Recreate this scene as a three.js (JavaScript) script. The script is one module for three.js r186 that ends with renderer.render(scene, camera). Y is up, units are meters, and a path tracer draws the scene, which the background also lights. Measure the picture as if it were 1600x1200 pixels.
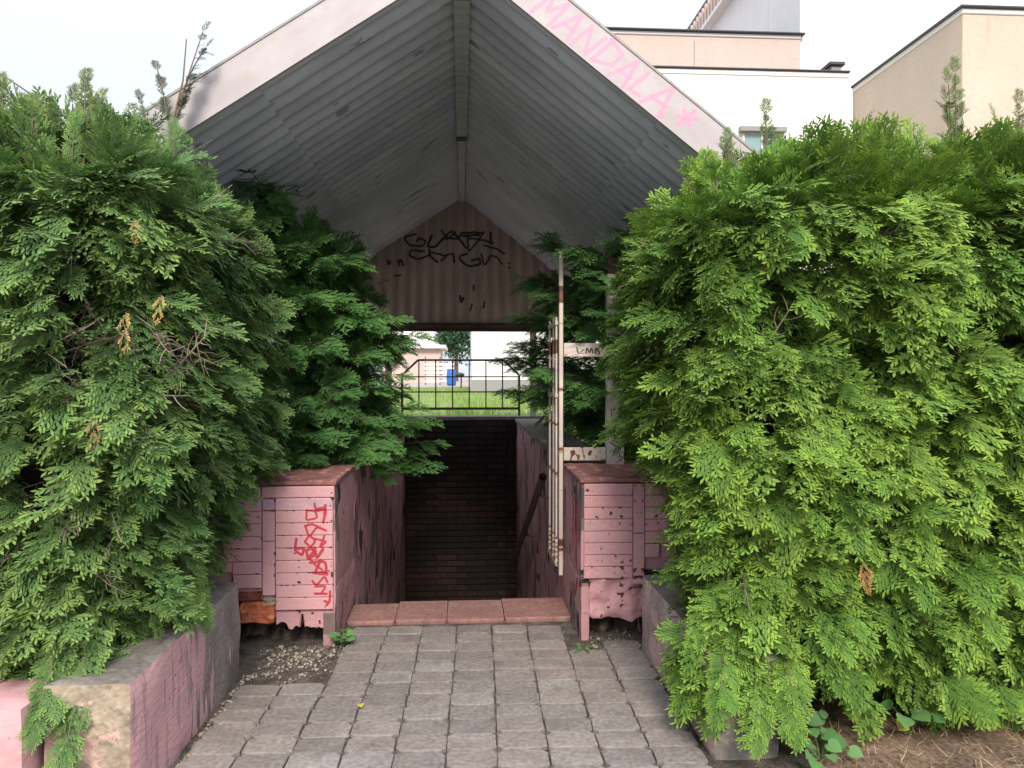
import * as THREE from 'three';
import { ImprovedNoise } from 'three/addons/math/ImprovedNoise.js';
import { mergeGeometries } from 'three/addons/utils/BufferGeometryUtils.js';

// ---------------------------------------------------------------- camera, sky, sun, exposure
const scene = new THREE.Scene();
const camera = new THREE.PerspectiveCamera(53.13, 4 / 3, 0.05, 600);
camera.position.set(0, 1.5, 0);
camera.rotation.order = 'YXZ';
camera.rotation.set(THREE.MathUtils.degToRad(-0.716), THREE.MathUtils.degToRad(-3.72), 0);

const N = new ImprovedNoise();
const noise = (x, y, z = 0) => N.noise(x, y, z);
const fbm = (x, y, z = 0, o = 4) => { let a = 0, s = 0.5, f = 1; for (let i = 0; i < o; i++) { a += s * N.noise(x * f, y * f, z + i * 7.3); s *= 0.5; f *= 2.03; } return a; };

const SKY = 0.32;
{
  const w = 256, h = 128, data = new Float32Array(w * h * 4);
  for (let j = 0; j < h; j++) for (let i = 0; i < w; i++) {
    const el = ((j + 0.5) / h - 0.5) * Math.PI, az = (i / w) * Math.PI * 2, k = (j * w + i) * 4;
    const s = Math.max(0, Math.sin(el)), cl = 1 + 0.03 * fbm(Math.cos(az) * Math.cos(el) * 2, Math.sin(el) * 4, Math.sin(az) * Math.cos(el) * 2);
    const L = SKY * (1 + 2.7 * s * s * s) * cl;
    data[k] = L * 0.91; data[k + 1] = L * 0.96; data[k + 2] = L * 1.05; data[k + 3] = 1;
  }
  const t = new THREE.DataTexture(data, w, h, THREE.RGBAFormat, THREE.FloatType);
  t.mapping = THREE.EquirectangularReflectionMapping; t.magFilter = THREE.LinearFilter; t.minFilter = THREE.LinearFilter; t.needsUpdate = true;
  scene.background = t; scene.environment = t;
}
const sun = new THREE.DirectionalLight(0xfff4e4, 1.5);
sun.position.set(0.2, 12.6, 11); sun.target.position.set(0, 0.5, -4);
sun.castShadow = true; sun.shadow.radius = 36; sun.shadow.mapSize.set(2048, 2048);
Object.assign(sun.shadow.camera, { left: -25, right: 25, top: 25, bottom: -25, near: 0.5, far: 90 });
scene.add(sun, sun.target);
const renderer = new THREE.WebGLRenderer({ antialias: true });
renderer.toneMapping = THREE.LinearToneMapping;
renderer.toneMappingExposure = 3.0;
renderer.shadowMap.enabled = true;

// ---------------------------------------------------------------- helpers
let seed = 20240611;
const rnd = () => { seed = (seed + 0x6D2B79F5) | 0; let t = Math.imul(seed ^ (seed >>> 15), 1 | seed); t = (t + Math.imul(t ^ (t >>> 7), 61 | t)) ^ t; return ((t ^ (t >>> 14)) >>> 0) / 4294967296; };
const rr = (a, b) => a + (b - a) * rnd();
const pick = (a) => a[Math.floor(rnd() * a.length)];
const clamp = (v, a = 0, b = 1) => Math.min(b, Math.max(a, v));
const sm = (a, b, v) => { const t = clamp((v - a) / (b - a)); return t * t * (3 - 2 * t); };
const mix = (a, b, t) => [a[0] + (b[0] - a[0]) * t, a[1] + (b[1] - a[1]) * t, a[2] + (b[2] - a[2]) * t];
const V = (x, y, z) => new THREE.Vector3(x, y, z);
const lin = (r, g, b) => new THREE.Color().setRGB(r, g, b);

const used = {};
function numbered(n) { const k = used[n] = (used[n] ?? -1) + 1; return k ? `${n}_${String(k).padStart(3, '0')}` : n; }
const bases = new Map();
function thing(name, label, category, base = [0, 0, 0], group) {
  const o = new THREE.Group(); o.name = numbered(name); o.position.set(...base); scene.add(o); bases.set(o, base);
  o.userData = { label, category, kind: 'thing' }; if (group) o.userData.group = group;
  return o;
}
// geometry in world coordinates -> child of parent placed at its base (parent null: the scene)
function part(name, geo, mat, parent = null, label) {
  const m = new THREE.Mesh(geo, mat);
  if (parent) {
    let p = parent, b = [0, 0, 0];
    while (p) { const q = bases.get(p); if (q) b = q; p = p.parent; }
    geo.translate(-b[0], -b[1], -b[2]);
    parent.add(m); m.name = name;
  } else { scene.add(m); m.name = numbered(name); }
  if (label) m.userData.label = label;
  return m;
}
function struct(name, geo, mat, label) { const m = part(name, geo, mat); m.userData.kind = 'structure'; if (label) m.userData.label = label; return m; }

// box-projected uv in metres / s
function boxUV(g, s = 1) {
  const geo = g.index ? g.toNonIndexed() : g; const p = geo.attributes.position, n = geo.attributes.normal, uv = new Float32Array(p.count * 2);
  for (let i = 0; i < p.count; i++) {
    const x = Math.abs(n.getX(i)), y = Math.abs(n.getY(i)), z = Math.abs(n.getZ(i));
    let u, v;
    if (x > y && x > z) { u = p.getZ(i); v = p.getY(i); } else if (y > z) { u = p.getX(i); v = p.getZ(i); } else { u = p.getX(i); v = p.getY(i); }
    uv[i * 2] = u / s; uv[i * 2 + 1] = v / s;
  }
  geo.setAttribute('uv', new THREE.BufferAttribute(uv, 2)); return geo;
}
function mapUV(g, fn) { const p = g.attributes.position, uv = new Float32Array(p.count * 2); for (let i = 0; i < p.count; i++) { const r = fn(p.getX(i), p.getY(i), p.getZ(i)); uv[i * 2] = r[0]; uv[i * 2 + 1] = r[1]; } g.setAttribute('uv', new THREE.BufferAttribute(uv, 2)); return g; }
// axis-aligned box by extents (x0,x1,y0,y1,d0,d1), d = distance in front of the camera (z = -d), with bevelled edges
function bx(x0, x1, y0, y1, d0, d1, bev = 0.004) {
  const w = x1 - x0, h = y1 - y0, l = d1 - d0, b = Math.min(bev, w * 0.3, h * 0.3, l * 0.3);
  const s = new THREE.Shape([new THREE.Vector2(b, b), new THREE.Vector2(w - b, b), new THREE.Vector2(w - b, h - b), new THREE.Vector2(b, h - b)]);
  const g = new THREE.ExtrudeGeometry(s, { depth: l - 2 * b, bevelEnabled: true, bevelThickness: b, bevelSize: b, bevelSegments: 1, steps: 1 });
  g.translate(x0, y0, -d1 + b); return g;
}
// a subdivided box whose faces are pushed by noise (worn concrete)
function rough(x0, x1, y0, y1, d0, d1, amp = 0.012, freq = 7, cell = 0.06, round = 0.03) {
  const w = x1 - x0, h = y1 - y0, l = d1 - d0, c = (v) => Math.max(2, Math.min(40, Math.round(v / cell)));
  let g = new THREE.BoxGeometry(w, h, l, c(w), c(h), c(l)); g.translate((x0 + x1) / 2, (y0 + y1) / 2, -(d0 + d1) / 2);
  const p = g.attributes.position, v = V(0, 0, 0), q = V(0, 0, 0);
  for (let i = 0; i < p.count; i++) {
    v.fromBufferAttribute(p, i);
    q.set(clamp(v.x, x0 + round, x1 - round), clamp(v.y, y0 + round, y1 - round), clamp(v.z, -d1 + round, -d0 - round));
    const dir = v.clone().sub(q); if (dir.lengthSq() > 0) { dir.normalize(); v.copy(q).addScaledVector(dir, round); }
    const k = amp * (fbm(v.x * freq, v.y * freq, v.z * freq, 3) * 1.4); v.addScaledVector(dir, k);
    p.setXYZ(i, v.x, v.y, v.z);
  }
  g.computeVertexNormals(); return boxUV(g, 1);
}
function tube(pts, r0, r1 = r0, seg = 6, radial = 5) {
  const curve = new THREE.CatmullRomCurve3(pts), g = new THREE.TubeGeometry(curve, seg, 1, radial, false), p = g.attributes.position, c = V(0, 0, 0);
  for (let i = 0; i <= seg; i++) { curve.getPointAt(i / seg, c); const r = r0 + (r1 - r0) * i / seg; for (let j = 0; j <= radial; j++) { const k = i * (radial + 1) + j; p.setXYZ(k, c.x + (p.getX(k) - c.x) * r, c.y + (p.getY(k) - c.y) * r, c.z + (p.getZ(k) - c.z) * r); } }
  return g;
}
// textures: fn(u, v) -> sRGB 0..255, v up; draw(ctx, w, h) paints flat print on it
function tex(w, h, fn, draw, wrap = THREE.MirroredRepeatWrapping, color = true) {
  const c = document.createElement('canvas'); c.width = w; c.height = h; const x = c.getContext('2d'), im = x.createImageData(w, h), d = im.data;
  for (let j = 0; j < h; j++) for (let i = 0; i < w; i++) { const r = fn((i + 0.5) / w, 1 - (j + 0.5) / h), k = (j * w + i) * 4; d[k] = r[0]; d[k + 1] = r[1]; d[k + 2] = r[2]; d[k + 3] = 255; }
  x.putImageData(im, 0, 0); if (draw) draw(x, w, h);
  const t = new THREE.CanvasTexture(c); t.wrapS = t.wrapT = wrap; if (color) t.colorSpace = THREE.SRGBColorSpace; t.anisotropy = 8; return t;
}
const M = (o) => new THREE.MeshStandardMaterial({ roughness: 0.9, metalness: 0, ...o });
function strokes(ctx, list, color, width, map) {
  ctx.strokeStyle = color; ctx.lineCap = 'round'; ctx.lineJoin = 'round';
  for (const l of list) {
    ctx.lineWidth = width * rr(0.8, 1.2); ctx.beginPath();
    const p = l.map(([a, b]) => map(a, b)); ctx.moveTo(...p[0]);
    if (p.length < 3) ctx.lineTo(...(p[1] || [p[0][0] + 1, p[0][1]]));
    else { const c = new THREE.CatmullRomCurve3(p.map(([a, b]) => V(a, b, 0)), false, 'catmullrom', 0.35); for (const q of c.getPoints(p.length * 8)) ctx.lineTo(q.x, q.y); }
    ctx.stroke();
  }
}

// ---------------------------------------------------------------- textures and materials
const PINK = [200, 152, 155], CHIP = [96, 48, 46];
function pinkPixel(x, y, chips = 0.3, tone = 1) {           // x, y in metres
  let c = mix(PINK, [186, 140, 145], clamp(0.5 + fbm(x * 3, y * 3, 3) * 1.6));
  c = mix(c, [162, 140, 148], clamp(fbm(x * 5, y * 9, 11) * 1.6 - 0.12));
  const g = fbm(x * 60, y * 60, 5, 2) * 16; c = [c[0] + g, c[1] + g, c[2] + g];
  const n = fbm(x * 26, y * 30, 17, 4) + fbm(x * 4, y * 4, 9, 2) * 0.5;
  if (n > chips) c = mix(CHIP, [70, 40, 40], clamp(fbm(x * 50, y * 50, 2) + 0.5)); else if (n > chips - 0.02) c = mix(c, [205, 175, 175], 0.4);
  return c.map((v) => v * tone);
}
const concretePixel = (x, y, a = [128, 122, 118], b = [100, 94, 90]) => {
  let c = mix(a, b, clamp(0.5 + fbm(x * 4, y * 4, 21) * 1.7)); const g = fbm(x * 40, y * 40, 4, 3) * 34; c = [c[0] + g, c[1] + g, c[2] + g];
  if (fbm(x * 55, y * 55, 31, 2) > 0.36) c = c.map((v) => v * 0.62); return c;
};
const grainBump = tex(256, 256, (u, v) => { const g = 128 + fbm(u * 30, v * 30, 1, 4) * 150; return [g, g, g]; }, null, THREE.MirroredRepeatWrapping, false);
const coarseBump = tex(256, 256, (u, v) => { const g = 128 + fbm(u * 9, v * 9, 8, 5) * 220; return [g, g, g]; }, null, THREE.MirroredRepeatWrapping, false);

const pinkMat = M({ map: tex(512, 512, (u, v) => pinkPixel(u, v)), bumpMap: grainBump, bumpScale: 0.003, roughness: 0.75 });
const concreteMat = M({ map: tex(512, 512, (u, v) => concretePixel(u, v)), bumpMap: grainBump, bumpScale: 0.006 });
const rawMat = M({ map: tex(512, 512, (u, v) => { let c = concretePixel(u, v, [172, 158, 138], [138, 124, 108]); if (fbm(u * 10, v * 10, 41) > 0.2) c = mix(c, [205, 165, 158], 0.7); return c; }), bumpMap: coarseBump, bumpScale: 0.03 });
// planter wall: pink paint left on the front half, worn off in vertical streaks towards the back (u = metres along z, box projected)
const peeled = (d, y, edge) => d - edge + fbm(d * 6, y * 1.2, 51, 4) * 0.9 + fbm(d * 26, y * 2.2, 53, 3) * 0.7;
const planterMat = M({ map: tex(1024, 512, (u, v) => { const d = 2.4 + u * 2, y = v * 0.6; let c = pinkPixel(d, y, 0.42); c = mix(c, [205, 168, 172], 0.35); const k = peeled(d, y, 3.42); if (k > 0) c = concretePixel(d, y, [152, 142, 138], [116, 108, 106]); else if (fbm(d * 26, y * 4, 57) + 0.4 * fbm(d * 3, y * 3, 58) > 0.16) c = mix(c, [150, 120, 122], 0.55); return c; }, null, THREE.ClampToEdgeWrapping), bumpMap: grainBump, bumpScale: 0.004 });
// inner stair walls: pink paint flaked to dark in tall vertical patches
const wallInner = (flip) => M({ map: tex(1024, 640, (u, v) => {
  const d = 4 + u * 6, y = -2.1 + v * 3.2; let c = pinkPixel(d, y, 0.36); c = mix(c, [150, 112, 116], 0.35 + 0.4 * clamp(fbm(d * 2.2, y * 1.1, flip) * 2));
  const k = fbm(d * 9, y * 4.2, 61 + flip, 5) + 0.6 * fbm(d * 1.8, y * 1.6, 63 + flip, 2); if (k > 0.25) c = mix([44, 32, 33], [30, 26, 26], clamp(fbm(d * 20, y * 20) + 0.5));
  const m = fbm(d * 4, y * 1.6, 67 + flip, 5); if (m > 0.16) c = mix(c, [98, 82, 78], 0.75); return c;
}, (x, w, h) => { if (flip) { const P = (d, y) => [(d - 4) / 6 * w, (1 - (y + 2.1) / 3.2) * h]; strokes(x, [[[4.45, 0.75], [4.47, 0.5], [4.45, 0.35]], [[4.52, 0.78], [4.53, 0.55], [4.51, 0.4]], [[4.45, 0.75], [4.5, 0.66], [4.55, 0.76]], [[4.6, 0.7], [4.61, 0.45]], [[4.44, 0.3], [4.5, 0.2], [4.56, 0.26]]], 'rgba(150,35,48,0.9)', 6, P); } }, THREE.ClampToEdgeWrapping), bumpMap: coarseBump, bumpScale: 0.012 });
const innerL = wallInner(0), innerR = wallInner(9);
const wallUV = (g) => { const geo = g.index ? g.toNonIndexed() : g; const n = geo.attributes.normal, p = geo.attributes.position, uv = new Float32Array(p.count * 2); for (let i = 0; i < p.count; i++) { const ay = Math.abs(n.getY(i)) > 0.7; uv[i * 2] = (-p.getZ(i) - 4) / 6; uv[i * 2 + 1] = ay ? 0.1 + p.getX(i) * 0.3 : (p.getY(i) + 2.1) / 3.2; } geo.setAttribute('uv', new THREE.BufferAttribute(uv, 2)); return geo; };

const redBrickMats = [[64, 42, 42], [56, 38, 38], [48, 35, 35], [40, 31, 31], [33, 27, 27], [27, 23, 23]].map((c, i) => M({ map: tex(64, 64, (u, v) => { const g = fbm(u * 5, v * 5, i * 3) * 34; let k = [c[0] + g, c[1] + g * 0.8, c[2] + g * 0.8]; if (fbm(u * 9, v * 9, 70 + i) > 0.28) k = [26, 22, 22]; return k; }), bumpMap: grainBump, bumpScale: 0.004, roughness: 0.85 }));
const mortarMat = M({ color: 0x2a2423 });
const orangeBrick = M({ map: tex(128, 128, (u, v) => { const g = fbm(u * 7, v * 7, 77) * 60; let c = [188 + g, 104 + g, 74 + g * 0.8]; if (fbm(u * 12, v * 12, 78) > 0.24) c = mix(c, [205, 170, 150], 0.6); return c; }), bumpMap: coarseBump, bumpScale: 0.012 });
const darkBrick = M({ map: tex(128, 128, (u, v) => { const g = fbm(u * 7, v * 7, 79) * 50; return [128 + g, 74 + g, 62 + g]; }), bumpMap: coarseBump, bumpScale: 0.012 });
const rubbleMat = M({ map: tex(256, 256, (u, v) => { const g = fbm(u * 14, v * 14, 81) * 90; return [66 + g, 56 + g, 50 + g]; }), bumpMap: coarseBump, bumpScale: 0.03 });
const topMat = M({ map: tex(256, 256, (u, v) => { let c = mix([142, 92, 86], [112, 78, 74], clamp(0.5 + fbm(u * 5, v * 5, 83) * 2)); const g = fbm(u * 30, v * 30, 84) * 30; c = [c[0] + g, c[1] + g, c[2] + g]; if (fbm(u * 9, v * 9, 85) > 0.2) c = mix(c, PINK, 0.6); return c; }), bumpMap: grainBump, bumpScale: 0.004 });
const slabMat = [0, 1, 2].map((i) => M({ map: tex(512, 512, (u, v) => { let c = mix([140, 101, 94], [124, 92, 87], clamp(0.5 + fbm(u * 6, v * 6, 86 + i) * 2)); const g = fbm(u * 60, v * 60, 89) * 34; c = [c[0] + g, c[1] + g, c[2] + g]; if (fbm(u * 16, v * 16, 90 + i) > 0.2) c = mix(c, [138, 118, 112], 0.7); return c; }), bumpMap: grainBump, bumpScale: 0.004 }));
const paverMats = [[126, 119, 115], [120, 113, 110], [130, 122, 117], [115, 109, 106], [123, 115, 112], [128, 123, 120]].map((c, i) => M({ map: tex(256, 256, (u, v) => { const g = fbm(u * 4 + i * 5, v * 4, 91) * 26 + fbm(u * 34, v * 34, 92 + i, 3) * 40; let k = [c[0] + g, c[1] + g, c[2] + g]; const s = fbm(u * 3 + i, v * 3, 97 + i); if (s > 0.18) k = mix(k, [108, 100, 95], clamp((s - 0.18) * 5)); if (fbm(u * 26, v * 26, 99 + i, 2) > 0.44) k = [150, 146, 140]; return k; }), bumpMap: grainBump, bumpScale: 0.003, roughness: 0.85 }));
const soilPix = (u, v, a, b) => { let c = mix(a, b, clamp(0.5 + fbm(u * 6, v * 6, 101) * 1.8)); const g = fbm(u * 50, v * 50, 102, 3) * 70; return [c[0] + g, c[1] + g, c[2] + g * 0.9]; };
const soilMat = M({ map: tex(512, 512, (u, v) => soilPix(u * 2, v * 2, [120, 98, 80], [88, 70, 57])), bumpMap: coarseBump, bumpScale: 0.02 });
const jointMat = M({ map: tex(256, 256, (u, v) => soilPix(u * 2, v * 2, [92, 84, 77], [58, 52, 47])), bumpMap: grainBump, bumpScale: 0.01 });
const farGroundMat = M({ map: tex(512, 512, (u, v) => soilPix(u, v, [158, 148, 142], [140, 131, 126])) });
const lawnMat = M({ map: tex(512, 512, (u, v) => { const n = fbm(u * 10, v * 10, 105); let c = mix([86, 112, 44], [112, 128, 58], clamp(0.5 + n * 1.6)); if (fbm(u * 7, v * 7, 106) > 0.26) c = [142, 126, 96]; const g = fbm(u * 60, v * 60, 107, 2) * 50; return [c[0] + g, c[1] + g, c[2] + g * 0.6]; }) });
const fasciaPix = (u, v) => { let c = mix([176, 170, 174], [164, 157, 160], clamp(0.5 + fbm(u * 9, v * 2, 111) * 1.5)); if (fbm(u * 160, v * 16, 112, 2) > 0.47) c = [150, 138, 130]; const s = fbm(u * 30, v * 3, 113); if (s > 0.25) c = mix(c, [168, 158, 150], 0.6); return c; };
const fasciaL = M({ map: tex(1024, 96, fasciaPix, null, THREE.ClampToEdgeWrapping), roughness: 0.6 });
// letters of the painted word, each in a unit cell (y up)
const glyph = { M: [[[0, 0], [0.05, 1], [0.45, 0.35], [0.85, 1], [0.95, 0]]], A: [[[0, 0], [0.45, 1], [0.5, 1], [0.95, 0]], [[0.15, 0.35], [0.85, 0.4]]], N: [[[0.05, 0], [0.05, 1], [0.85, 0.05], [0.9, 1]]], D: [[[0.1, 0], [0.1, 1]], [[0.0, 0.95], [0.9, 0.8], [0.95, 0.3], [0.1, 0.0]]], L: [[[0.15, 1], [0.1, 0.05]], [[0.1, 0.05], [0.85, 0.1]]], '*': [[[0.45, 1], [0.5, 0.1]], [[0.05, 0.75], [0.95, 0.35]], [[0.1, 0.3], [0.95, 0.8]]] };
const fasciaR = M({ map: tex(2048, 160, fasciaPix, (x, w, h) => {
  const L = 2.473; let s = 0.47; const word = 'MANDALA', sz = [0.14, 0.12, 0.13, 0.13, 0.12, 0.1, 0.15];
  const put = (ch, s0, wd, y0, y1, lw) => { for (const st of glyph[ch]) { x.strokeStyle = 'rgba(216,138,164,0.75)'; x.lineWidth = lw; x.lineCap = 'round'; x.lineJoin = 'round'; x.beginPath(); st.forEach(([a, b], i) => { const px = (s0 + a * wd + b * 0.03) / L * w, py = h * (1 - (y0 + b * (y1 - y0))); if (i) x.lineTo(px, py); else x.moveTo(px, py); }); x.stroke(); } };
  [...word].forEach((c, i) => { put(c, s, sz[i] * 0.86, 0.08 + 0.04 * (i % 2), 0.95 - 0.05 * (i % 3), 20); s += sz[i]; });
  x.fillStyle = 'rgba(216,138,164,0.8)'; x.beginPath(); x.arc((s - 0.01) / L * w, h * 0.85, 14, 0, 7); x.fill();
  put('*', s + 0.03, 0.1, 0.2, 0.85, 20);
}, THREE.ClampToEdgeWrapping), roughness: 0.6 });
const slatePix = (z) => (u, v) => { let c = mix([194, 199, 213], [170, 175, 191], clamp(0.5 + fbm(u * 5, v * 4, 120 + z) * 1.7)); const g = fbm(u * 50, v * 50, 121, 2) * 12; c = [c[0] + g, c[1] + g, c[2] + g]; if (fbm(u * 44, v * 9, 122 + z, 3) + fbm(u * 2, v * 2, 126 + z) * 0.6 > 0.4) c = mix(c, [116, 116, 124], 0.65); return c; };
const slateMats = [0, 1, 2, 3].map((i) => M({ map: tex(256, 256, slatePix(i * 9)), bumpMap: grainBump, bumpScale: 0.002, roughness: 0.8 }));
const ridgeMat = M({ map: tex(128, 512, (u, v) => { let c = mix([192, 195, 208], [172, 174, 188], clamp(0.5 + fbm(u * 3, v * 9, 131) * 2)); if (fbm(u * 10, v * 60, 132) > 0.3) c = [86, 84, 90]; return c; }), roughness: 0.8 });
const coverMat = M({ color: 0xaaa6a4, bumpMap: grainBump, bumpScale: 0.004 });
const timberMat = M({ map: tex(256, 128, (u, v) => { const g = fbm(u * 3, v * 26, 141) * 60; return [66 + g, 52 + g, 45 + g]; }), bumpMap: grainBump, bumpScale: 0.005 });
// rear gable: tan sheets with black spray writing (x -1.5..1.5, y 2.05..3.8)
const gableMat = M({ map: tex(1536, 896, (u, v) => { let c = mix([172, 157, 148], [156, 143, 136], clamp(0.5 + fbm(u * 6, v * 4, 151) * 1.8)); const d = fbm(u * 34, v * 2.5, 152, 3); if (d > 0.3) c = mix(c, [132, 112, 102], 0.5); if (fbm(u * 90, v * 70, 153, 2) > 0.46) c = [92, 78, 72]; return c; }, (x, w, h) => {
  const P = (a, b) => { const px = 620 + a / 5.4545, py = 300 + b / 5.4545, X = (px - 722) / 1200 * 9.66, Y = 1.5 + (585 - py) / 1200 * 9.66; return [(X + 1.5) / 3 * w, (1 - (Y - 2.05) / 1.75) * h]; };
  strokes(x, [[[170, 370], [90, 385], [75, 420], [130, 465], [220, 465], [250, 430], [200, 400], [175, 430]], [[300, 375], [270, 470], [345, 470]], [[385, 335], [440, 400], [500, 345]], [[340, 465], [470, 345], [590, 480]], [[420, 405], [520, 400]], [[530, 405], [560, 355], [740, 350]], [[740, 350], [620, 505], [605, 365]], [[610, 400], [720, 410], [820, 438]], [[800, 345], [800, 430]], [[560, 380], [700, 370]],
    [[235, 512], [130, 508], [115, 545], [180, 578], [285, 545]], [[280, 500], [290, 550], [350, 605]], [[300, 520], [400, 545], [480, 535], [490, 602]], [[380, 590], [440, 540]], [[600, 528], [535, 560], [570, 612], [640, 635], [712, 610], [700, 570], [640, 592]], [[720, 530], [750, 625], [800, 545], [850, 560], [900, 612]], [[740, 460], [830, 480], [915, 522]], [[955, 608], [960, 612]], [[955, 645], [960, 648]], [[18, 590], [30, 632]], [[22, 600], [45, 590], [60, 635]], [[-70, 590], [-60, 625], [-45, 610]], [[655, 800], [655, 838]], [[752, 935], [735, 985], [745, 975]], [[-10, 720], [40, 716]], [[540, 890], [548, 940], [570, 905]], [[640, 960], [625, 1010]]], 'rgba(34,32,38,0.9)', 13, P);
}, THREE.ClampToEdgeWrapping), roughness: 0.85, bumpMap: grainBump, bumpScale: 0.002 });
const rustWhite = (n, draw, thr = 0.24, W = 256, H = 512) => tex(W, H, (u, v) => { let c = mix([206, 196, 186], [188, 176, 168], clamp(0.5 + fbm(u * 3, v * 8, n) * 2)); const k = fbm(u * 8, v * 16, n + 1, 4); if (k > thr) c = mix([120, 76, 56], [74, 50, 42], clamp(0.5 + fbm(u * 20, v * 40, n + 2) * 2)); else if (k > thr - 0.03) c = mix(c, [170, 122, 96], 0.7); return c; }, draw, THREE.ClampToEdgeWrapping);
const whiteMetal = M({ map: rustWhite(161, null, 0.17), roughness: 0.55 });
const rustMetal = M({ map: rustWhite(171, null, 0.04), roughness: 0.7 });
const markedPost = M({ map: rustWhite(165, (x, w, h) => { x.fillStyle = '#b9b2ad'; x.globalAlpha = 0.5; x.fillRect(0, 0, w, h); x.globalAlpha = 1; const P = (a, b) => [a * w, (0.664 + (b - 0.845) * 2.44) * h]; strokes(x, [[[0.25, 0.845], [0.25, 0.86]], [[0.25, 0.845], [0.75, 0.845], [0.75, 0.868], [0.3, 0.868]], [[0.3, 0.886], [0.7, 0.892], [0.75, 0.91], [0.4, 0.912], [0.45, 0.9]], [[0.2, 0.925], [0.55, 0.935], [0.75, 0.93]], [[0.55, 0.935], [0.35, 0.955]], [[0.6, 0.935], [0.78, 0.96]]], '#4a4448', 9, P); }, 0.4, 128, 1024), roughness: 0.6 });
const markedBar = M({ map: rustWhite(168, (x, w, h) => { const P = (a, b) => [a * w, b * h]; strokes(x, [[[0.2, 0.3], [0.42, 0.25]], [[0.3, 0.3], [0.34, 0.75], [0.45, 0.5], [0.38, 0.4]], [[0.52, 0.75], [0.54, 0.35], [0.6, 0.7], [0.64, 0.35], [0.68, 0.75]], [[0.74, 0.75], [0.77, 0.35], [0.84, 0.75]], [[0.72, 0.6], [0.88, 0.55]]], '#39343a', 9, P); }), roughness: 0.6 });
const railMat = M({ color: 0x4a332d, roughness: 0.7, bumpMap: grainBump, bumpScale: 0.001 });
const barkMat = M({ map: tex(128, 256, (u, v) => { const g = fbm(u * 14, v * 4, 181) * 70; return [98 + g, 78 + g, 64 + g]; }), bumpMap: coarseBump, bumpScale: 0.01 });
const stucco = (r, g, b, n) => M({ map: tex(512, 512, (u, v) => { const k = fbm(u * 6, v * 3, n) * 10 + fbm(u * 60, v * 60, n + 1, 2) * 10; const s = fbm(u * 24, v * 1.5, n + 2) > 0.3 ? -7 : 0; return [r + k + s, g + k + s, b + k + s]; }), roughness: 0.9 });
const whiteWall = stucco(222, 219, 221, 191), beigeWall = stucco(192, 174, 160, 195), beigeWall2 = stucco(192, 174, 166, 199), trimWhite = M({ color: 0xdcd7d6 }), copingMat = M({ color: 0x3b3a40, roughness: 0.6 }), plinthMat = M({ color: 0x8d8b8c });
const glassMat = M({ color: 0x8ea5a8, roughness: 0.15, metalness: 0.2 });

// ---------------------------------------------------------------- ground
function sheet(xs, ds, hf, skip) {
  const pos = [], idx = [], uv = []; const nx = xs.length;
  for (const d of ds) for (const x of xs) { pos.push(x, hf(x, d), -d); uv.push(x / 2, d / 2); }
  for (let j = 0; j < ds.length - 1; j++) for (let i = 0; i < nx - 1; i++) { if (skip && skip((xs[i] + xs[i + 1]) / 2, (ds[j] + ds[j + 1]) / 2)) continue; const a = j * nx + i; idx.push(a, a + 1, a + nx, a + 1, a + nx + 1, a + nx); }
  const g = new THREE.BufferGeometry(); g.setAttribute('position', new THREE.Float32BufferAttribute(pos, 3)); g.setAttribute('uv', new THREE.Float32BufferAttribute(uv, 2)); g.setIndex(idx); g.computeVertexNormals(); return g;
}
const range = (a, b, n) => Array.from({ length: n + 1 }, (_, i) => a + (b - a) * i / n);
const GH = (d) => 0.86 * sm(9.2, 10.4, d);
struct('ground', sheet([-300, -120, -50, -20, -8, -3, -1.6, -0.86, 0.82, 1.6, 3, 8, 20, 50, 120, 300], [-120, -40, -10, 0, 2.5, 4.5, 4.95, 7, 9.2, 9.66, 10, 10.4, 14, 25, 45, 80, 150, 300], (x, d) => GH(d) - 0.02, (x, d) => x > -0.86 && x < 0.82 && d > 4.95 && d < 9.66), farGroundMat);
struct('soil', sheet([...range(-5, -0.86, 40), ...range(0.82, 6, 48)], [...range(-1, 4.5, 50), 4.72, 4.95, 6, 7, 8, 9.1], (x, d) => {
  const inBed = x < -1.42 && d > 2.8 && d < 9; return (inBed ? 0.33 : 0.0) + (x > 1.2 ? 0.05 * fbm(x * 2, d * 2, 5) + 0.02 * fbm(x * 9, d * 9, 6) + 0.02 : 0.0);
}, (x, d) => (x > -1.42 && x < 1.32 && d < 4.7) || (x > -0.87 && x < 0.83)), soilMat);
struct('lawn', sheet(range(-14, 14, 28), [9.85, 10.1, 10.4, 12, 15, 20, 26, 32, 38], (x, d) => GH(d) + 0.012 + 0.05 * sm(10.4, 13, d) * fbm(x * 0.5, d * 0.5, 3)), lawnMat);
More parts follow.
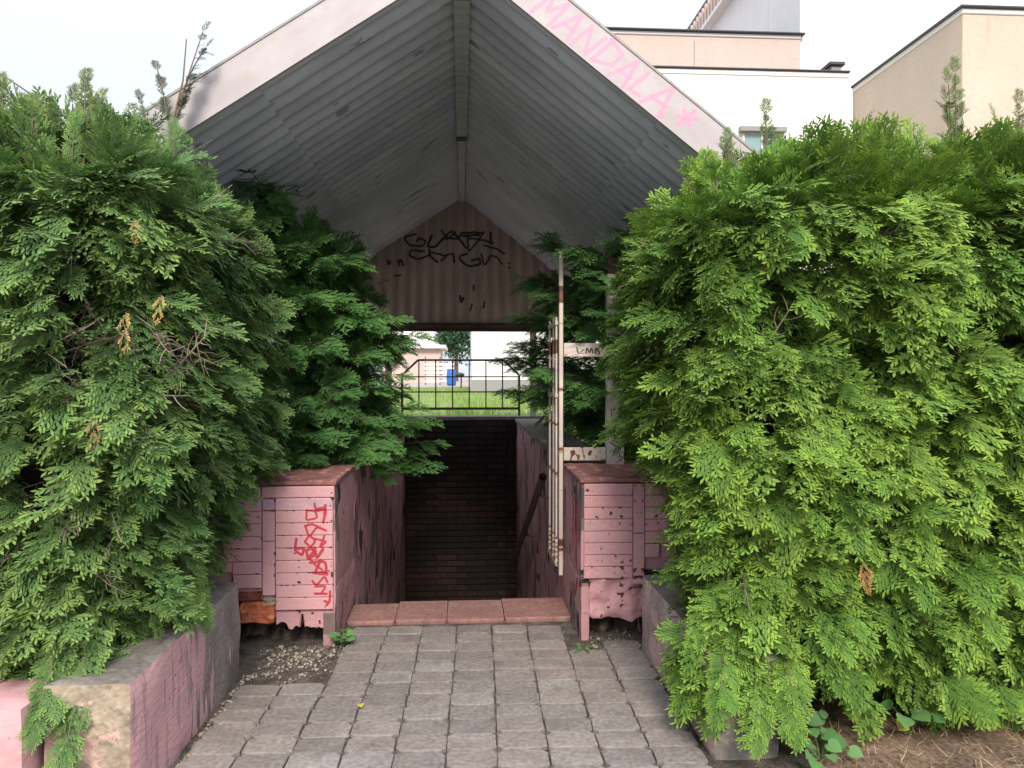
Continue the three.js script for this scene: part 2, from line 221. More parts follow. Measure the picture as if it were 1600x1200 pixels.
// paving bed and pavers
const paving = struct('paving', (() => { const g = new THREE.PlaneGeometry(2.8, 4.1, 4, 6); g.rotateX(-Math.PI / 2); g.translate(-0.05, -0.012, -2.65); return boxUV(g, 1); })(), jointMat);
{
  const variants = Array.from({ length: 12 }).map(() => {
    const w = 0.198, l = 0.134, c = 0.022, j = () => rr(-0.003, 0.003), s = new THREE.Shape();
    [[c, 0], [w - c, 0], [w, c], [w, l - c], [w - c, l], [c, l], [0, l - c], [0, c]].forEach(([a, b], i) => { const X = a - w / 2 + j(), Y = b - l / 2 + j(); if (i) s.lineTo(X, Y); else s.moveTo(X, Y); });
    const g = new THREE.ExtrudeGeometry(s, { depth: 0.03, bevelEnabled: true, bevelThickness: 0.006, bevelSize: 0.004, bevelOffset: -0.004, bevelSegments: 2, steps: 1 }); g.rotateX(-Math.PI / 2); g.translate(0, -0.036, 0);
    const U = boxUV(g, 0.7), a = U.attributes.uv, ou = rr(0.25, 0.75), ov = rr(0.25, 0.75); for (let i = 0; i < a.count; i++) a.setXY(i, a.getX(i) + ou, a.getY(i) + ov); return U;
  });
  const rot = -0.025, ca = Math.cos(rot), sa = Math.sin(rot);
  for (let j = 0; j < 29; j++) for (let i = 0; i < 10; i++) {
    let x = -0.985 + i * 0.2042, d = 1.05 + j * 0.1378; const px = x, pd = d - 3; x = px * ca - pd * sa; d = 3 + px * sa + pd * ca;
    if (d > 4.6 || x < -1.05 || x > 0.95) continue;
    if (d > 4.2 && (x < -0.6 || x > 0.58)) continue;
    if (x < -0.72 && d > 3.78) continue;
    const m = new THREE.Mesh(pick(variants), pick(paverMats)); m.name = 'paver'; m.position.set(x + rr(-0.003, 0.003), 0.004 + rr(-0.004, 0.004) + 0.008 * fbm(x * 2, d * 2, 7), -d + rr(-0.003, 0.003));
    m.rotation.set(rr(-0.02, 0.02), -rot * -1 + rr(-0.012, 0.012) + (rnd() < 0.5 ? Math.PI : 0), rr(-0.015, 0.015)); paving.add(m);
  }
}
// ---------------------------------------------------------------- stairwell
const XL = -0.70, XR = 0.67, WT = 0.93, FL = -1.95;
{
  const th = thing('threshold', 'red painted concrete threshold slabs at the head of the stairs', 'threshold', [0, 0, -4.86]);
  [[XL + 0.004, -0.41, 5.02], [-0.405, -0.095, 5.05], [-0.09, 0.255, 5.06], [0.26, XR - 0.004, 5.07]].forEach(([a, b, e], i) => part('slab', boxUV(bx(a, b, -0.12, 0.012 + 0.004 * (i % 2), 4.655, e, 0.012).translate(0.9 + i * 0.31, 0, 6), 1.6).translate(-0.9 - i * 0.31, 0, -6), slabMat[i % 3], th));
  const st = thing('staircase', 'dark concrete stairs going down into the underpass', 'stairs', [0, FL, -7]);
  for (let i = 0; i < 12; i++) { const d0 = 5.08 + i * 0.335, y = -0.15 * (i + 1); part('step', boxUV(bx(XL + 0.002, XR - 0.002, y - 0.3, y, d0 - 0.03, d0 + 0.333, 0.012), 1), concreteMat, st); }
}
struct('underpass_floor', boxUV(bx(-0.69, 0.66, FL - 0.2, FL, 9.09, 16, 0.004), 1), concreteMat);
{
  const u = struct('underpass', boxUV(mergeGeometries([bx(-1.0, -0.7, FL - 0.1, -1.2, 9.56, 16), bx(0.67, 0.97, FL - 0.1, -1.2, 9.56, 16), bx(-1.0, 0.97, -1.19, -0.9, 9.86, 16), bx(-1.0, 0.97, FL - 0.1, -0.9, 16.01, 16.3)].map((g) => g.toNonIndexed())), 1), concreteMat);
  u.userData.label = 'concrete underpass passage';
}
for (const [n, x0, x1, mat, lab] of [['stairwell_wall', -1.0, XL, innerL, 'left stairwell wall with flaking pink and black paint'], ['stairwell_wall', XR, 0.97, innerR, 'right stairwell wall with flaking pink paint beside the white gate']]) {
  const t = thing(n, lab, 'wall', [(x0 + x1) / 2, FL, -7], 'side walls of the stairwell');
  part('wall_face', wallUV(rough(x0, x1, FL - 0.1, WT - 0.02, 5.06, 9.52, 0.016, 5, 0.13, 0.02)), mat, t);
  part('coping', boxUV(rough(x0 - 0.02, x1 + 0.02, WT - 0.022, WT + 0.025, 5.09, 9.5, 0.008, 5, 0.1, 0.012), 1), concreteMat, t);
}
{ // rear wall of bricks
  const t = thing('stairwell_wall', 'dark red painted brick wall at the far end of the stairwell', 'wall', [0, FL, -9.7]);
  part('mortar', bx(-1.0, 0.97, -1.34, WT, 9.54, 9.85), mortarMat, t);
  part('coping', boxUV(rough(-1.05, 1.02, WT + 0.002, WT + 0.05, 9.49, 9.88, 0.006, 6, 0.1, 0.012), 1), concreteMat, t);
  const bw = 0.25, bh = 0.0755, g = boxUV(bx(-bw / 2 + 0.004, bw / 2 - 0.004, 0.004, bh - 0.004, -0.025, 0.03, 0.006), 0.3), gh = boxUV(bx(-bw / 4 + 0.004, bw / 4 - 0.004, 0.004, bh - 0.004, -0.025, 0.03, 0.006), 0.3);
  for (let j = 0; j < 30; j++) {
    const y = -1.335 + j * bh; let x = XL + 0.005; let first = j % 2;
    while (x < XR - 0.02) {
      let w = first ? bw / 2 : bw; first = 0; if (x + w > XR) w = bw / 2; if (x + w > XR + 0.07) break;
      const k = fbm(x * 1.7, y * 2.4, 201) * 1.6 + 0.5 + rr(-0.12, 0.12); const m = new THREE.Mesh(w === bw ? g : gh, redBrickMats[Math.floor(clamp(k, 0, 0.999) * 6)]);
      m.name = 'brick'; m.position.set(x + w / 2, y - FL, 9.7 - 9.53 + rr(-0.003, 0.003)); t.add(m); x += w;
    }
  }
}
// handrail on the right wall
{
  const t = thing('handrail', 'sloping dark pipe handrail along the right stairwell wall', 'handrail', [0.6, 0, -6]);
  part('pipe', tube([V(0.575, 0.77, -5.45), V(0.575, 0.02, -7.15), V(0.575, -0.72, -8.85)], 0.03, 0.03, 12, 10), M({ color: 0x5c4a46, roughness: 0.6 }), t);
  for (const d of [5.8, 7.1, 8.4]) { const y = 0.77 - (d - 5.45) * 0.438; part('bracket', tube([V(0.575, y, -d), V(0.62, y - 0.05, -d), V(0.69, y - 0.05, -d)], 0.01, 0.01, 5, 6), railMat, t); }
}
// rear railing
{
  const t = thing('railing', 'dark brown metal grid railing on the far stairwell wall', 'railing', [0, 0.98, -9.7]);
  const D = 9.68, bar = (a, b, r = 0.011) => tube([V(a[0], a[1], -D), V((a[0] + b[0]) / 2, (a[1] + b[1]) / 2, -D), V(b[0], b[1], -D)], r, r, 2, 6);
  const x0 = -0.75, x1 = 0.72, y0 = 1.07, y1 = 1.68;
  part('post', bar([x0, 0.96], [x0, 1.49], 0.016), railMat, t); part('post', bar([x1, 0.96], [x1, 1.49], 0.016), railMat, t);
  part('top_rail', mergeGeometries([bar([x0, 1.49], [x0 + 0.2, y1], 0.015), bar([x0 + 0.2, y1], [x1 - 0.2, y1], 0.015), bar([x1 - 0.2, y1], [x1, 1.49], 0.015)]), railMat, t);
  part('bottom_rail', bar([x0, y0], [x1, y0], 0.018), railMat, t);
  for (const y of [1.28, 1.47]) part('cross_bar', bar([x0, y], [x1, y], 0.009), railMat, t);
  for (let i = 1; i < 7; i++) { const x = x0 + i * (x1 - x0) / 7; part('bar', bar([x, y0], [x, y1 - (i === 0 || i === 7 ? 0.2 : 0.0)], 0.009), railMat, t); }
}
// ---------------------------------------------------------------- pillars
const FD = 4.30;
function ragged(xs, top, d0, d1, bottom) { // plaster slab with a broken lower edge; bottom(x) gives its height
  const s = new THREE.Shape(); s.moveTo(xs[0], top); for (const x of xs) s.lineTo(x, bottom(x)); s.lineTo(xs[xs.length - 1], top);
  const g = new THREE.ExtrudeGeometry(s, { depth: d1 - d0 - 0.02, bevelEnabled: true, bevelThickness: 0.01, bevelSize: 0.006, bevelOffset: -0.006, bevelSegments: 1, steps: 1 }); g.translate(0, 0, -d1 + 0.01); return boxUV(g, 1);
}
{ // left pillar; face painting covers x -1.44..-0.70, y 0.05..0.95
  const FX0 = -1.44, FW = 0.74, FY0 = 0.05, FH = 0.9;
  const faceMat = M({ map: tex(860, 1046, (u, v) => { const x = FX0 + u * FW, y = FY0 + v * FH; let c = pinkPixel(x, y, 0.40); c = mix(c, [206, 158, 163], 0.45 * (fbm(x * 26, y * 30, 17, 4) + fbm(x * 4, y * 4, 9, 2) * 0.5 > 0.4 ? 0 : 1)); if (Math.abs(y - 0.79 - fbm(x * 9, 2) * 0.03) < 0.022 && fbm(x * 14, y * 30, 215) > -0.1) c = mix(c, [152, 148, 178], 0.45); const jd = Math.abs(((y - 0.2) / 0.0688 + 100) % 1 - 0.5), edge = Math.min(jd > 0.5 - 0.05 ? 0 : 1, Math.abs(x + 1.027) < 0.007 || Math.abs(x + 0.715) < 0.01 || Math.abs(x + 1.1) < 0.006 ? 0 : 1); if (!edge && fbm(x * 34, y * 34, 217, 3) > 0.17) c = [88, 46, 46]; return c; }, (x, w, h) => {
    const P = (zx, zy) => [(-0.718 + (zx - 782) * 0.001013 - FX0) / FW * w, (1 - (0.9 - (zy - 258) * 0.001013 - FY0) / FH) * h];
    strokes(x, [[[690, 368], [697, 396], [738, 390]], [[748, 378], [742, 425]], [[648, 405], [648, 455], [700, 445], [692, 408]], [[692, 412], [748, 402], [736, 472]], [[645, 405], [690, 408]], [[638, 490], [680, 482], [742, 512]], [[640, 490], [662, 545], [702, 500], [752, 516]], [[638, 575], [662, 545], [692, 572], [668, 602], [640, 578]], [[690, 560], [748, 576], [722, 604]], [[720, 604], [742, 545]], [[645, 620], [655, 668], [692, 642], [672, 614], [645, 622]], [[690, 610], [702, 662], [734, 618]], [[665, 690], [742, 688], [748, 738], [690, 748]], [[690, 748], [722, 678]], [[650, 650], [690, 700], [730, 730]], [[678, 745], [720, 752], [758, 756]], [[676, 790], [700, 812], [740, 770], [758, 800]], [[690, 860], [752, 862]], [[722, 862], [745, 822], [690, 822]], [[772, 850], [768, 905], [742, 902]], [[768, 905], [752, 925]], [[592, 560], [586, 620], [622, 645], [630, 612], [596, 612]], [[660, 655], [690, 625]]], 'rgba(176,46,62,0.92)', 16, P);
  }, THREE.ClampToEdgeWrapping), bumpMap: grainBump, bumpScale: 0.002, roughness: 0.6 });
  const fUV = (g) => mapUV(g, (x, y) => [(x - FX0) / FW, (y - FY0) / FH]);
  const t = thing('gate_pillar', 'left pink tiled pillar with red vertical scrawl and broken brick base', 'pillar', [-1.05, 0, -4.7], 'tiled pillars beside the stairs');
  part('body', wallUV(rough(-1.43, XL, 0.3, 0.885, FD + 0.006, 5.07, 0.008, 6, 0.06, 0.012)), innerL, t);
  part('top_slab', boxUV(rough(-1.44, XL + 0.008, 0.885, 0.915, FD - 0.012, 5.085, 0.006, 6, 0.05, 0.01), 0.6), topMat, t);
  part('corner_foot', wallUV(rough(-0.775, XL, -0.03, 0.31, FD + 0.004, 5.07, 0.014, 9, 0.05, 0.015)), innerL, t);
  part('rear_footing', boxUV(rough(-1.43, -0.77, -0.05, 0.31, 4.45, 5.07, 0.12, 9, 0.03, 0.03), 0.6), rubbleMat, t);
  part('plaster', ragged(range(-1.03, -0.765, 34), 0.32, FD + 0.004, 4.44, (x) => 0.1 + 0.06 * fbm(x * 16, 3.1, 0, 5) + (Math.abs(x + 0.885) < 0.007 ? 0.07 : 0) + 0.03 * sm(-0.96, -1.0, x)), pinkMat, t);
  part('brick', boxUV(rough(-1.235, -1.035, 0.115, 0.235, FD + 0.012, 4.55, 0.026, 9, 0.02, 0.02), 0.35), orangeBrick, t, 'bare orange brick');
  part('brick', boxUV(rough(-1.25, -1.1, 0.245, 0.32, FD + 0.016, 4.55, 0.02, 10, 0.02, 0.014), 0.35), darkBrick, t, 'bare dark red brick');
  part('mortar', boxUV(rough(-1.11, -1.03, 0.225, 0.32, FD + 0.01, 4.5, 0.02, 12, 0.02, 0.015), 0.4), rawMat, t);
  const T = (x0, x1, y0, y1, p = 0) => part('tile', fUV(bx(x0 + 0.0012, x1 - 0.0012, y0 + 0.0012, y1 - 0.0012, FD - 0.012 - p + rr(-0.0015, 0.0015), FD + 0.012, 0.0035)), faceMat, t);
  T(-1.43, -1.103, 0.818, 0.884); T(-1.1, -0.704, 0.82, 0.884, 0.002);
  for (let i = 0; i < 9; i++) T(-1.026, -0.712, 0.2 + i * 0.0688, 0.2 + (i + 1) * 0.0688, 0.004);
  T(-1.098, -1.028, 0.752, 0.818); T(-1.098, -1.028, 0.583, 0.75, 0.001); T(-1.098, -1.028, 0.282, 0.581, 0.003);
  for (let i = 0; i < 5; i++) T(-1.43, -1.1, 0.47 + i * 0.0696, 0.47 + (i + 1) * 0.0696, 0.001);
  T(-1.26, -1.1, 0.4, 0.469, 0.002); T(-1.43, -1.262, 0.412, 0.469); T(-1.255, -1.1, 0.325, 0.399, 0.003);
}
{ // right pillar
  const t = thing('gate_pillar', 'right pink tiled pillar with chipped paint below the white gate frame', 'pillar', [0.98, 0, -4.7], 'tiled pillars beside the stairs');
  part('body', wallUV(rough(XR, 1.32, 0.34, 0.885, FD + 0.006, 5.07, 0.008, 6, 0.06, 0.012)), innerR, t);
  part('top_slab', boxUV(rough(XR - 0.008, 1.33, 0.885, 0.915, FD - 0.012, 5.085, 0.006, 6, 0.05, 0.01), 0.6), topMat, t);
  part('corner_foot', wallUV(rough(XR, 0.722, -0.03, 0.345, FD + 0.004, 5.07, 0.012, 9, 0.04, 0.012)), innerR, t);
  part('corner_foot', wallUV(rough(1.035, 1.085, -0.02, 0.345, FD + 0.004, 4.6, 0.014, 9, 0.03, 0.012)), innerR, t);
  part('rear_footing', boxUV(rough(0.715, 1.32, -0.05, 0.345, 4.46, 5.07, 0.1, 9, 0.03, 0.03), 0.6), rubbleMat, t);
  { const g = rough(0.715, 1.045, 0.105, 0.35, FD + 0.012, 4.55, 0.05, 9, 0.016, 0.02); part('plaster', g, pinkMat, t, 'rough lumpy pink plaster'); }
  const T = (x0, x1, y0, y1, p = 0) => part('tile', boxUV(bx(x0 + 0.0012, x1 - 0.0012, y0 + 0.0012, y1 - 0.0012, FD - 0.012 - p + rr(-0.0015, 0.0015), FD + 0.012, 0.0035), 1), pinkMat, t);
  for (let i = 0; i < 8; i++) T(0.686, 0.966, 0.345 + i * 0.0672, 0.345 + (i + 1) * 0.0672, 0.002);
  T(0.968, 1.034, 0.6, 0.884, 0.001); T(0.968, 1.034, 0.31, 0.598, 0.003);
  for (let i = 0; i < 5; i++) T(1.036, 1.3, 0.54 + i * 0.0688, 0.54 + (i + 1) * 0.0688); T(1.036, 1.12, 0.46, 0.538);
}
// ---------------------------------------------------------------- planter walls
{
  const pUV = (g) => { const n = g.attributes.normal, p = g.attributes.position, uv = new Float32Array(p.count * 2); for (let i = 0; i < p.count; i++) { uv[i * 2] = (-p.getZ(i) - 2.4) / 2; uv[i * 2 + 1] = clamp(p.getY(i) / 0.6 + 0.1, 0, 1); } g.setAttribute('uv', new THREE.BufferAttribute(uv, 2)); return g; };
  const faceOf = (g, test) => { const p = g.attributes.position, n = g.attributes.normal, out = { position: [], normal: [], uv: [] }, rest = { position: [], normal: [], uv: [] };
    for (let i = 0; i < p.count; i += 3) { let nx = 0, ny = 0, nz = 0; for (let k = 0; k < 3; k++) { nx += n.getX(i + k) / 3; ny += n.getY(i + k) / 3; nz += n.getZ(i + k) / 3; } const o = test(nx, ny, nz) ? out : rest; for (let k = 0; k < 3; k++) for (const a of ['position', 'normal', 'uv']) for (let c = 0; c < g.attributes[a].itemSize; c++) o[a].push(g.attributes[a].array[(i + k) * g.attributes[a].itemSize + c]); }
    return [out, rest].map((o) => { const q = new THREE.BufferGeometry(); q.setAttribute('position', new THREE.Float32BufferAttribute(o.position, 3)); q.setAttribute('normal', new THREE.Float32BufferAttribute(o.normal, 3)); q.setAttribute('uv', new THREE.Float32BufferAttribute(o.uv, 2)); return q; }); };
  const L = thing('planter_wall', 'left concrete planter wall, pink paint worn to grey, below the hedge', 'planter wall', [-1.27, 0, -3.3]);
  { const g = rough(-1.42, -1.12, -0.1, 0.455, 2.67, 3.97, 0.014, 5, 0.05, 0.025); const [face, rest] = faceOf(g, (x, y, z) => x > 0.6); part('painted_face', pUV(face), planterMat, L); const [end, top] = faceOf(rest, (x, y, z) => z > 0.6); part('broken_end', end, rawMat, L, 'raw cream concrete broken end'); part('top', top, concreteMat, L); }
  const B = thing('planter_wall', 'smooth pink painted low wall at the lower left corner', 'planter wall', [-2.5, 0, -2.75]);
  part('wall_block', rough(-4.2, -1.437, -0.1, 0.41, 2.6, 2.9, 0.01, 4, 0.06, 0.03), M({ map: tex(512, 512, (u, v) => mix(pinkPixel(u, v, 0.5), [210, 164, 169], 0.55)), bumpMap: coarseBump, bumpScale: 0.008, roughness: 0.7 }), B);
  const R = thing('planter_wall', 'right weathered concrete planter wall under the bright hedge', 'planter wall', [1.12, 0, -3.5]);
  { const g = rough(0.985, 1.26, -0.1, 0.4, 2.93, 4.2, 0.02, 5, 0.05, 0.035); const [face, rest] = faceOf(g, (x, y, z) => x < -0.6); part('painted_face', pUV(face), M({ map: tex(512, 256, (u, v) => { const d = 2.4 + u * 2, y = v * 0.6; let c = concretePixel(d, y, [176, 164, 158], [140, 128, 122]); if (fbm(d * 5, y * 4, 231) > 0.06) c = mix(c, [205, 168, 168], 0.7); return c; }, null, THREE.ClampToEdgeWrapping), bumpMap: grainBump, bumpScale: 0.005 }), R); part('top', rest, concreteMat, R); }
}
// ---------------------------------------------------------------- canopy roof
const RY = 3.70, ML = 0.66, MR = 0.78, EX = 1.95, D0 = 4.08, D1 = 9.70;
{
  const c = thing('canopy_roof', 'grey corrugated gabled canopy roof with white fascia boards over the stairs', 'canopy', [0, 0.93, -6.9]);
  const wave = 0.16, amp = 0.015, per = 7;
  function corrug(len) { // wave in (x, y), running along +z, 6 mm thick
    const n = per * 12, W = per * wave, pos = [], idx = [];
    for (let i = 0; i <= n; i++) { const x = i / n * W, y = amp * Math.cos(i / n * per * Math.PI * 2); for (const [o, z] of [[0, 0], [0, len], [0.006, 0], [0.006, len]]) pos.push(x, y + o, z); }
    for (let i = 0; i < n; i++) { const a = i * 4, b = a + 4; idx.push(a, b, a + 1, b, b + 1, a + 1, a + 2, a + 3, b + 2, b + 2, a + 3, b + 3); }
    const g = new THREE.BufferGeometry(); g.setAttribute('position', new THREE.Float32BufferAttribute(pos, 3)); g.setIndex(idx); return g;
  }
  for (const side of [-1, 1]) {
    const m = side < 0 ? ML : MR, k = Math.hypot(1, m), dir = V(side / k, -m / k, 0), up = V(side * m / k, 1 / k, 0);
    for (const [a, b, lift, na] of [[0.012, 1.1, 0, 'upper'], [1.06, EX, -0.016, 'lower']]) for (let i = 0; i < 5; i++) {
      let g = corrug((b - a) * k); const p = g.attributes.position;
      for (let q = 0; q < p.count; q++) { const u = p.getX(q), n = p.getY(q), v = p.getZ(q); const P = V(a * side, RY - m * a, -(D0 + i * per * wave * 1.0 + u)).addScaledVector(dir, v).addScaledVector(up, n + lift + 0.012 + (i % 2) * 0.004); p.setXYZ(q, P.x, P.y, P.z); }
      g.computeVertexNormals(); mapUV(g, (x, y, z) => [-z / 2 + i * 0.37, x / 2 + i * 0.21]);
      part('corrugated_sheet', g, slateMats[(i * 2 + (side > 0 ? 1 : 0) + (lift ? 2 : 0)) % 4], c);
    }
    const slab = (v0, v1, n0, n1, d0, d1, mat, name, uvf) => { const L = v1 - v0, g = new THREE.BoxGeometry(L, n1 - n0, d1 - d0); g.translate(v0 + L / 2, (n0 + n1) / 2, 0); const ng = g.toNonIndexed(); if (uvf) mapUV(ng, (x, y) => uvf(x, y)); const p = ng.attributes.position; for (let q = 0; q < p.count; q++) { const P = V(0, RY, -(d0 + d1) / 2 + p.getZ(q)).addScaledVector(dir, p.getX(q)).addScaledVector(up, p.getY(q)); p.setXYZ(q, P.x, P.y, P.z); } ng.computeVertexNormals(); return part(name, ng, mat, c); };
    const L = EX * k;
    slab(0.0, L + 0.05, 0.162, 0.174, D0 - 0.05, D1 + 0.05, coverMat, 'roof_cover');
    slab(side < 0 ? 0 : 0.0, L + 0.04, -0.03, 0.16, D0 - 0.045, D0 - 0.02, side < 0 ? fasciaL : fasciaR, 'fascia_board', (x, y) => [x / L, (y + 0.03) / 0.19]);
    slab(0.0, L + 0.04, -0.03, 0.16, D1 + 0.02, D1 + 0.045, fasciaL, 'fascia_board', (x, y) => [x / L, (y + 0.03) / 0.19]);
    slab(L + 0.01, L + 0.035, -0.05, 0.158, D0 - 0.018, D1 + 0.018, fasciaL, 'eave_board', (x, y) => [0.5, (y + 0.03) / 0.19]);
  }
  part('ridge_board', boxUV(bx(-0.047, 0.047, RY - 0.055, RY - 0.03, D0 - 0.01, 7.0, 0.004), 1), ridgeMat, c);
  part('ridge_board', boxUV(bx(-0.034, 0.034, RY - 0.045, RY - 0.02, 7.003, D1, 0.004), 1), ridgeMat, c);
  part('ridge_cap', boxUV(bx(-0.2, 0.2, RY + 0.12, RY + 0.22, D0 - 0.03, D1 + 0.03, 0.02), 1), coverMat, c);
  part('ridge_bracket', boxUV(bx(-0.05, 0.05, RY - 0.075, RY - 0.057, 6.97, 7.05, 0.004), 1), M({ color: 0x55555c }), c);
  // rear gable of vertical corrugated sheets
  const top = (x) => RY + 0.035 - (x < 0 ? ML : MR) * Math.abs(x);
  const edges = [-1.92, -0.9, 0.02, 0.94, 1.9];
  for (let e = 0; e < 4; e++) {
    const pos = [], idx = [], uv = [], n = 64, xa = edges[e] - 0.01, xb = edges[e + 1] + 0.01, z = (x) => -9.66 - 0.004 * (e % 2) + 0.024 * Math.cos(x / 0.146 * Math.PI * 2);
    for (let i = 0; i <= n; i++) { const x = xa + (xb - xa) * i / n; for (const [y, o] of [[2.12, 0], [top(x), 0], [2.12, -0.006], [top(x), -0.006]]) { pos.push(x, y, z(x) + o); uv.push((x + 1.5) / 3, (y - 2.05) / 1.75); } }
    for (let i = 0; i < n; i++) { const a = i * 4, b = a + 4; idx.push(a, b, a + 1, b, b + 1, a + 1, a + 2, a + 3, b + 2, b + 2, a + 3, b + 3, a, a + 2, b, b, a + 2, b + 2, a + 1, b + 1, a + 3, b + 1, b + 3, a + 3); }
    const g = new THREE.BufferGeometry(); g.setAttribute('position', new THREE.Float32BufferAttribute(pos, 3)); g.setAttribute('uv', new THREE.Float32BufferAttribute(uv, 2)); g.setIndex(idx); g.computeVertexNormals();
    part('gable_sheet', g, gableMat, c, e === 1 || e === 2 ? 'tan corrugated gable sheet with black scrawl' : undefined);
  }
  part('gable_beam', boxUV(bx(-1.62, 1.6, 2.035, 2.14, 9.56, 9.64, 0.006), 1), timberMat, c);
  for (const s of [-1, 1]) {
    const m = s < 0 ? ML : MR, ye = RY - m * 1.62;
    part('eave_plate', boxUV(bx(s < 0 ? -1.68 : 1.58, s < 0 ? -1.58 : 1.68, ye - 0.17, ye - 0.06, D0 + 0.2, 9.55, 0.005), 1), timberMat, c);
    part('tie_beam', boxUV(bx(s < 0 ? -1.75 : 0.95, s < 0 ? -1.3 : 1.75, ye - 0.28, ye - 0.173, 4.96, 5.04, 0.005), 1), timberMat, c);
    const px = s < 0 ? -1.42 : 0.945;
    part('post', mapUV(bx(px, px + 0.11, 0.905, ye - 0.283, 4.95, 5.03, 0.004), (x, y) => [(x - px) / 0.11, (y - 0.9) / (s < 0 ? 1.2 : 1.1) * 1.0 - 0]), s < 0 ? whiteMetal : markedPost, c, s > 0 ? 'pale post with black painted marks' : undefined);
    part('post', boxUV(bx(s < 0 ? -0.95 : 0.85, s < 0 ? -0.87 : 0.93, 0.955, 2.033, 9.57, 9.63, 0.004), 1), whiteMetal, c);
  }
}
// ---------------------------------------------------------------- gate frame and open leaf
{
  const f = thing('gate_surround', 'white painted steel frame with scribbles on top of the right pillar', 'gate surround', [0.64, 0, -5]);
  part('post', mapUV(bx(0.634, 0.66, 0.18, 2.3, 4.99, 5.03, 0.003), (x, y) => [x * 3, y / 2.4]), whiteMetal, f);
  part('crossbar', mapUV(bx(0.664, 0.942, 1.615, 1.705, 4.985, 5.025, 0.003), (x, y) => [(x - 0.664) / 0.28, (y - 1.615) / 0.09]), markedBar, f, 'bar with dark scribbles');
  part('crossbar', mapUV(bx(0.664, 0.942, 0.935, 1.02, 4.985, 5.025, 0.003), (x, y) => [(x - 0.664) / 0.28, y - 0.7]), whiteMetal, f);
  const g = thing('gate_leaf', 'rusty white barred gate leaf folded open against the right stairwell wall', 'gate', [0.62, 0.2, -5.3]);
  const bars = [[5.06, 0.03], [5.22, 0.02], [5.44, 0.03]];
  for (const [d, w] of bars) { part('bar', mapUV(bx(0.619, 0.631, 0.42, 1.88, d, d + w, 0.002), (x, y) => [x * 5 + d, y / 2]), whiteMetal, g); part('rusty_bar_end', boxUV(bx(0.617, 0.633, 0.24, 0.418, d, d + w, 0.002), 0.5), rustMetal, g); }
  for (const y of [0.24, 1.36, 1.84]) part('rail', boxUV(bx(0.615, 0.636, y - 0.014, y + 0.014, 5.05, 5.48, 0.003), 0.7), y < 0.5 ? rustMetal : whiteMetal, g);
}
// ---------------------------------------------------------------- background buildings
const bldUV = (g) => boxUV(g, 8), BX = 13.65;
{
  const t = thing('building', 'tall white block rising behind the flat roofed parts, slats under its eave', 'building', [18, 0, -38]);
  part('wall', bldUV(bx(BX, 36, 0, 22.0, 30.4, 45.6, 0.02)), whiteWall, t);
  part('coping', bx(BX - 0.15, 36, 22.0, 22.25, 30.2, 45.8, 0.02), copingMat, t);
  part('panel_joint', bx(BX - 0.015, BX + 0.01, 14, 22.0, 33.4, 33.44, 0.004), trimWhite, t);
  part('soffit', bx(BX - 0.5, BX, 20.4, 20.6, 32, 45.7, 0.02), trimWhite, t);
  for (let i = 0; i < 18; i++) part('slat', bx(BX - 0.35, BX - 0.08, 20.62, 21.8, 36.3 + i * 0.52, 36.52 + i * 0.52, 0.02), beigeWall2, t);
}
{
  const t = thing('building', 'pinkish beige flat roofed block with dark coping left of the white tower', 'building', [8, 0, -33]);
  part('wall', bldUV(bx(3, BX - 0.02, 0, 15.0, 30.3, 36, 0.02)), beigeWall2, t);
  part('parapet_band', bx(2.97, BX - 0.01, 15.0, 15.14, 30.25, 36, 0.02), trimWhite, t); part('coping', bx(2.94, BX + 0.1, 15.14, 15.21, 30.12, 36, 0.02), copingMat, t);
  part('panel_joint', bx(9.25, 9.28, 1, 14.8, 30.285, 30.31, 0.004), plinthMat, t);
}
{
  const t = thing('building', 'low white wing with grey plinth beyond the railing and a dark coping', 'building', [6, 0, -28]);
  part('wall', bldUV(bx(0.33, BX - 0.02, 0.5, 11.95, 26.4, 30.1, 0.02)), whiteWall, t);
  part('parapet_band', bx(0.31, BX - 0.01, 11.95, 12.13, 26.37, 30.1, 0.02), trimWhite, t); part('coping', bx(0.28, BX - 0.01, 12.13, 12.19, 26.3, 30.1, 0.02), copingMat, t);
  part('plinth', bx(0.3, BX - 0.03, 0.6, 1.32, 26.25, 26.395, 0.01), plinthMat, t);
  const w = part('window', bx(9.85, 11.1, 8.2, 9.9, 26.37, 26.395, 0.004), glassMat, t);
  part('lintel', bx(9.65, 11.3, 9.95, 10.12, 26.15, 26.395, 0.01), plinthMat, w);
  part('frame', mergeGeometries([bx(9.78, 9.85, 8.2, 9.9, 26.33, 26.39), bx(10.45, 10.51, 8.2, 9.9, 26.33, 26.365), bx(11.1, 11.17, 8.2, 9.9, 26.33, 26.39)]), trimWhite, w);
  const v = thing('roof_vent', 'small dark vent box on the white wing roof edge', 'vent', [13.3, 12.22, -27]);
  part('hood', bx(13.05, 13.6, 12.5, 12.62, 26.6, 27.4, 0.02), copingMat, v); part('casing', bx(13.14, 13.5, 12.225, 12.498, 26.7, 27.3, 0.02), plinthMat, v);
}
{
  const t = thing('building', 'beige corner building with a dark roof edge at the upper right', 'building', [20, 0, -23]);
  part('wall', bldUV(bx(BX + 0.1, 40, 0, 11.42, 20.4, 26.38, 0.02)), beigeWall, t);
  part('parapet_band', bx(BX + 0.07, 40, 11.42, 11.56, 20.36, 26.36, 0.02), trimWhite, t); part('coping', bx(BX, 40, 11.56, 11.63, 20.28, 26.34, 0.02), copingMat, t);
}
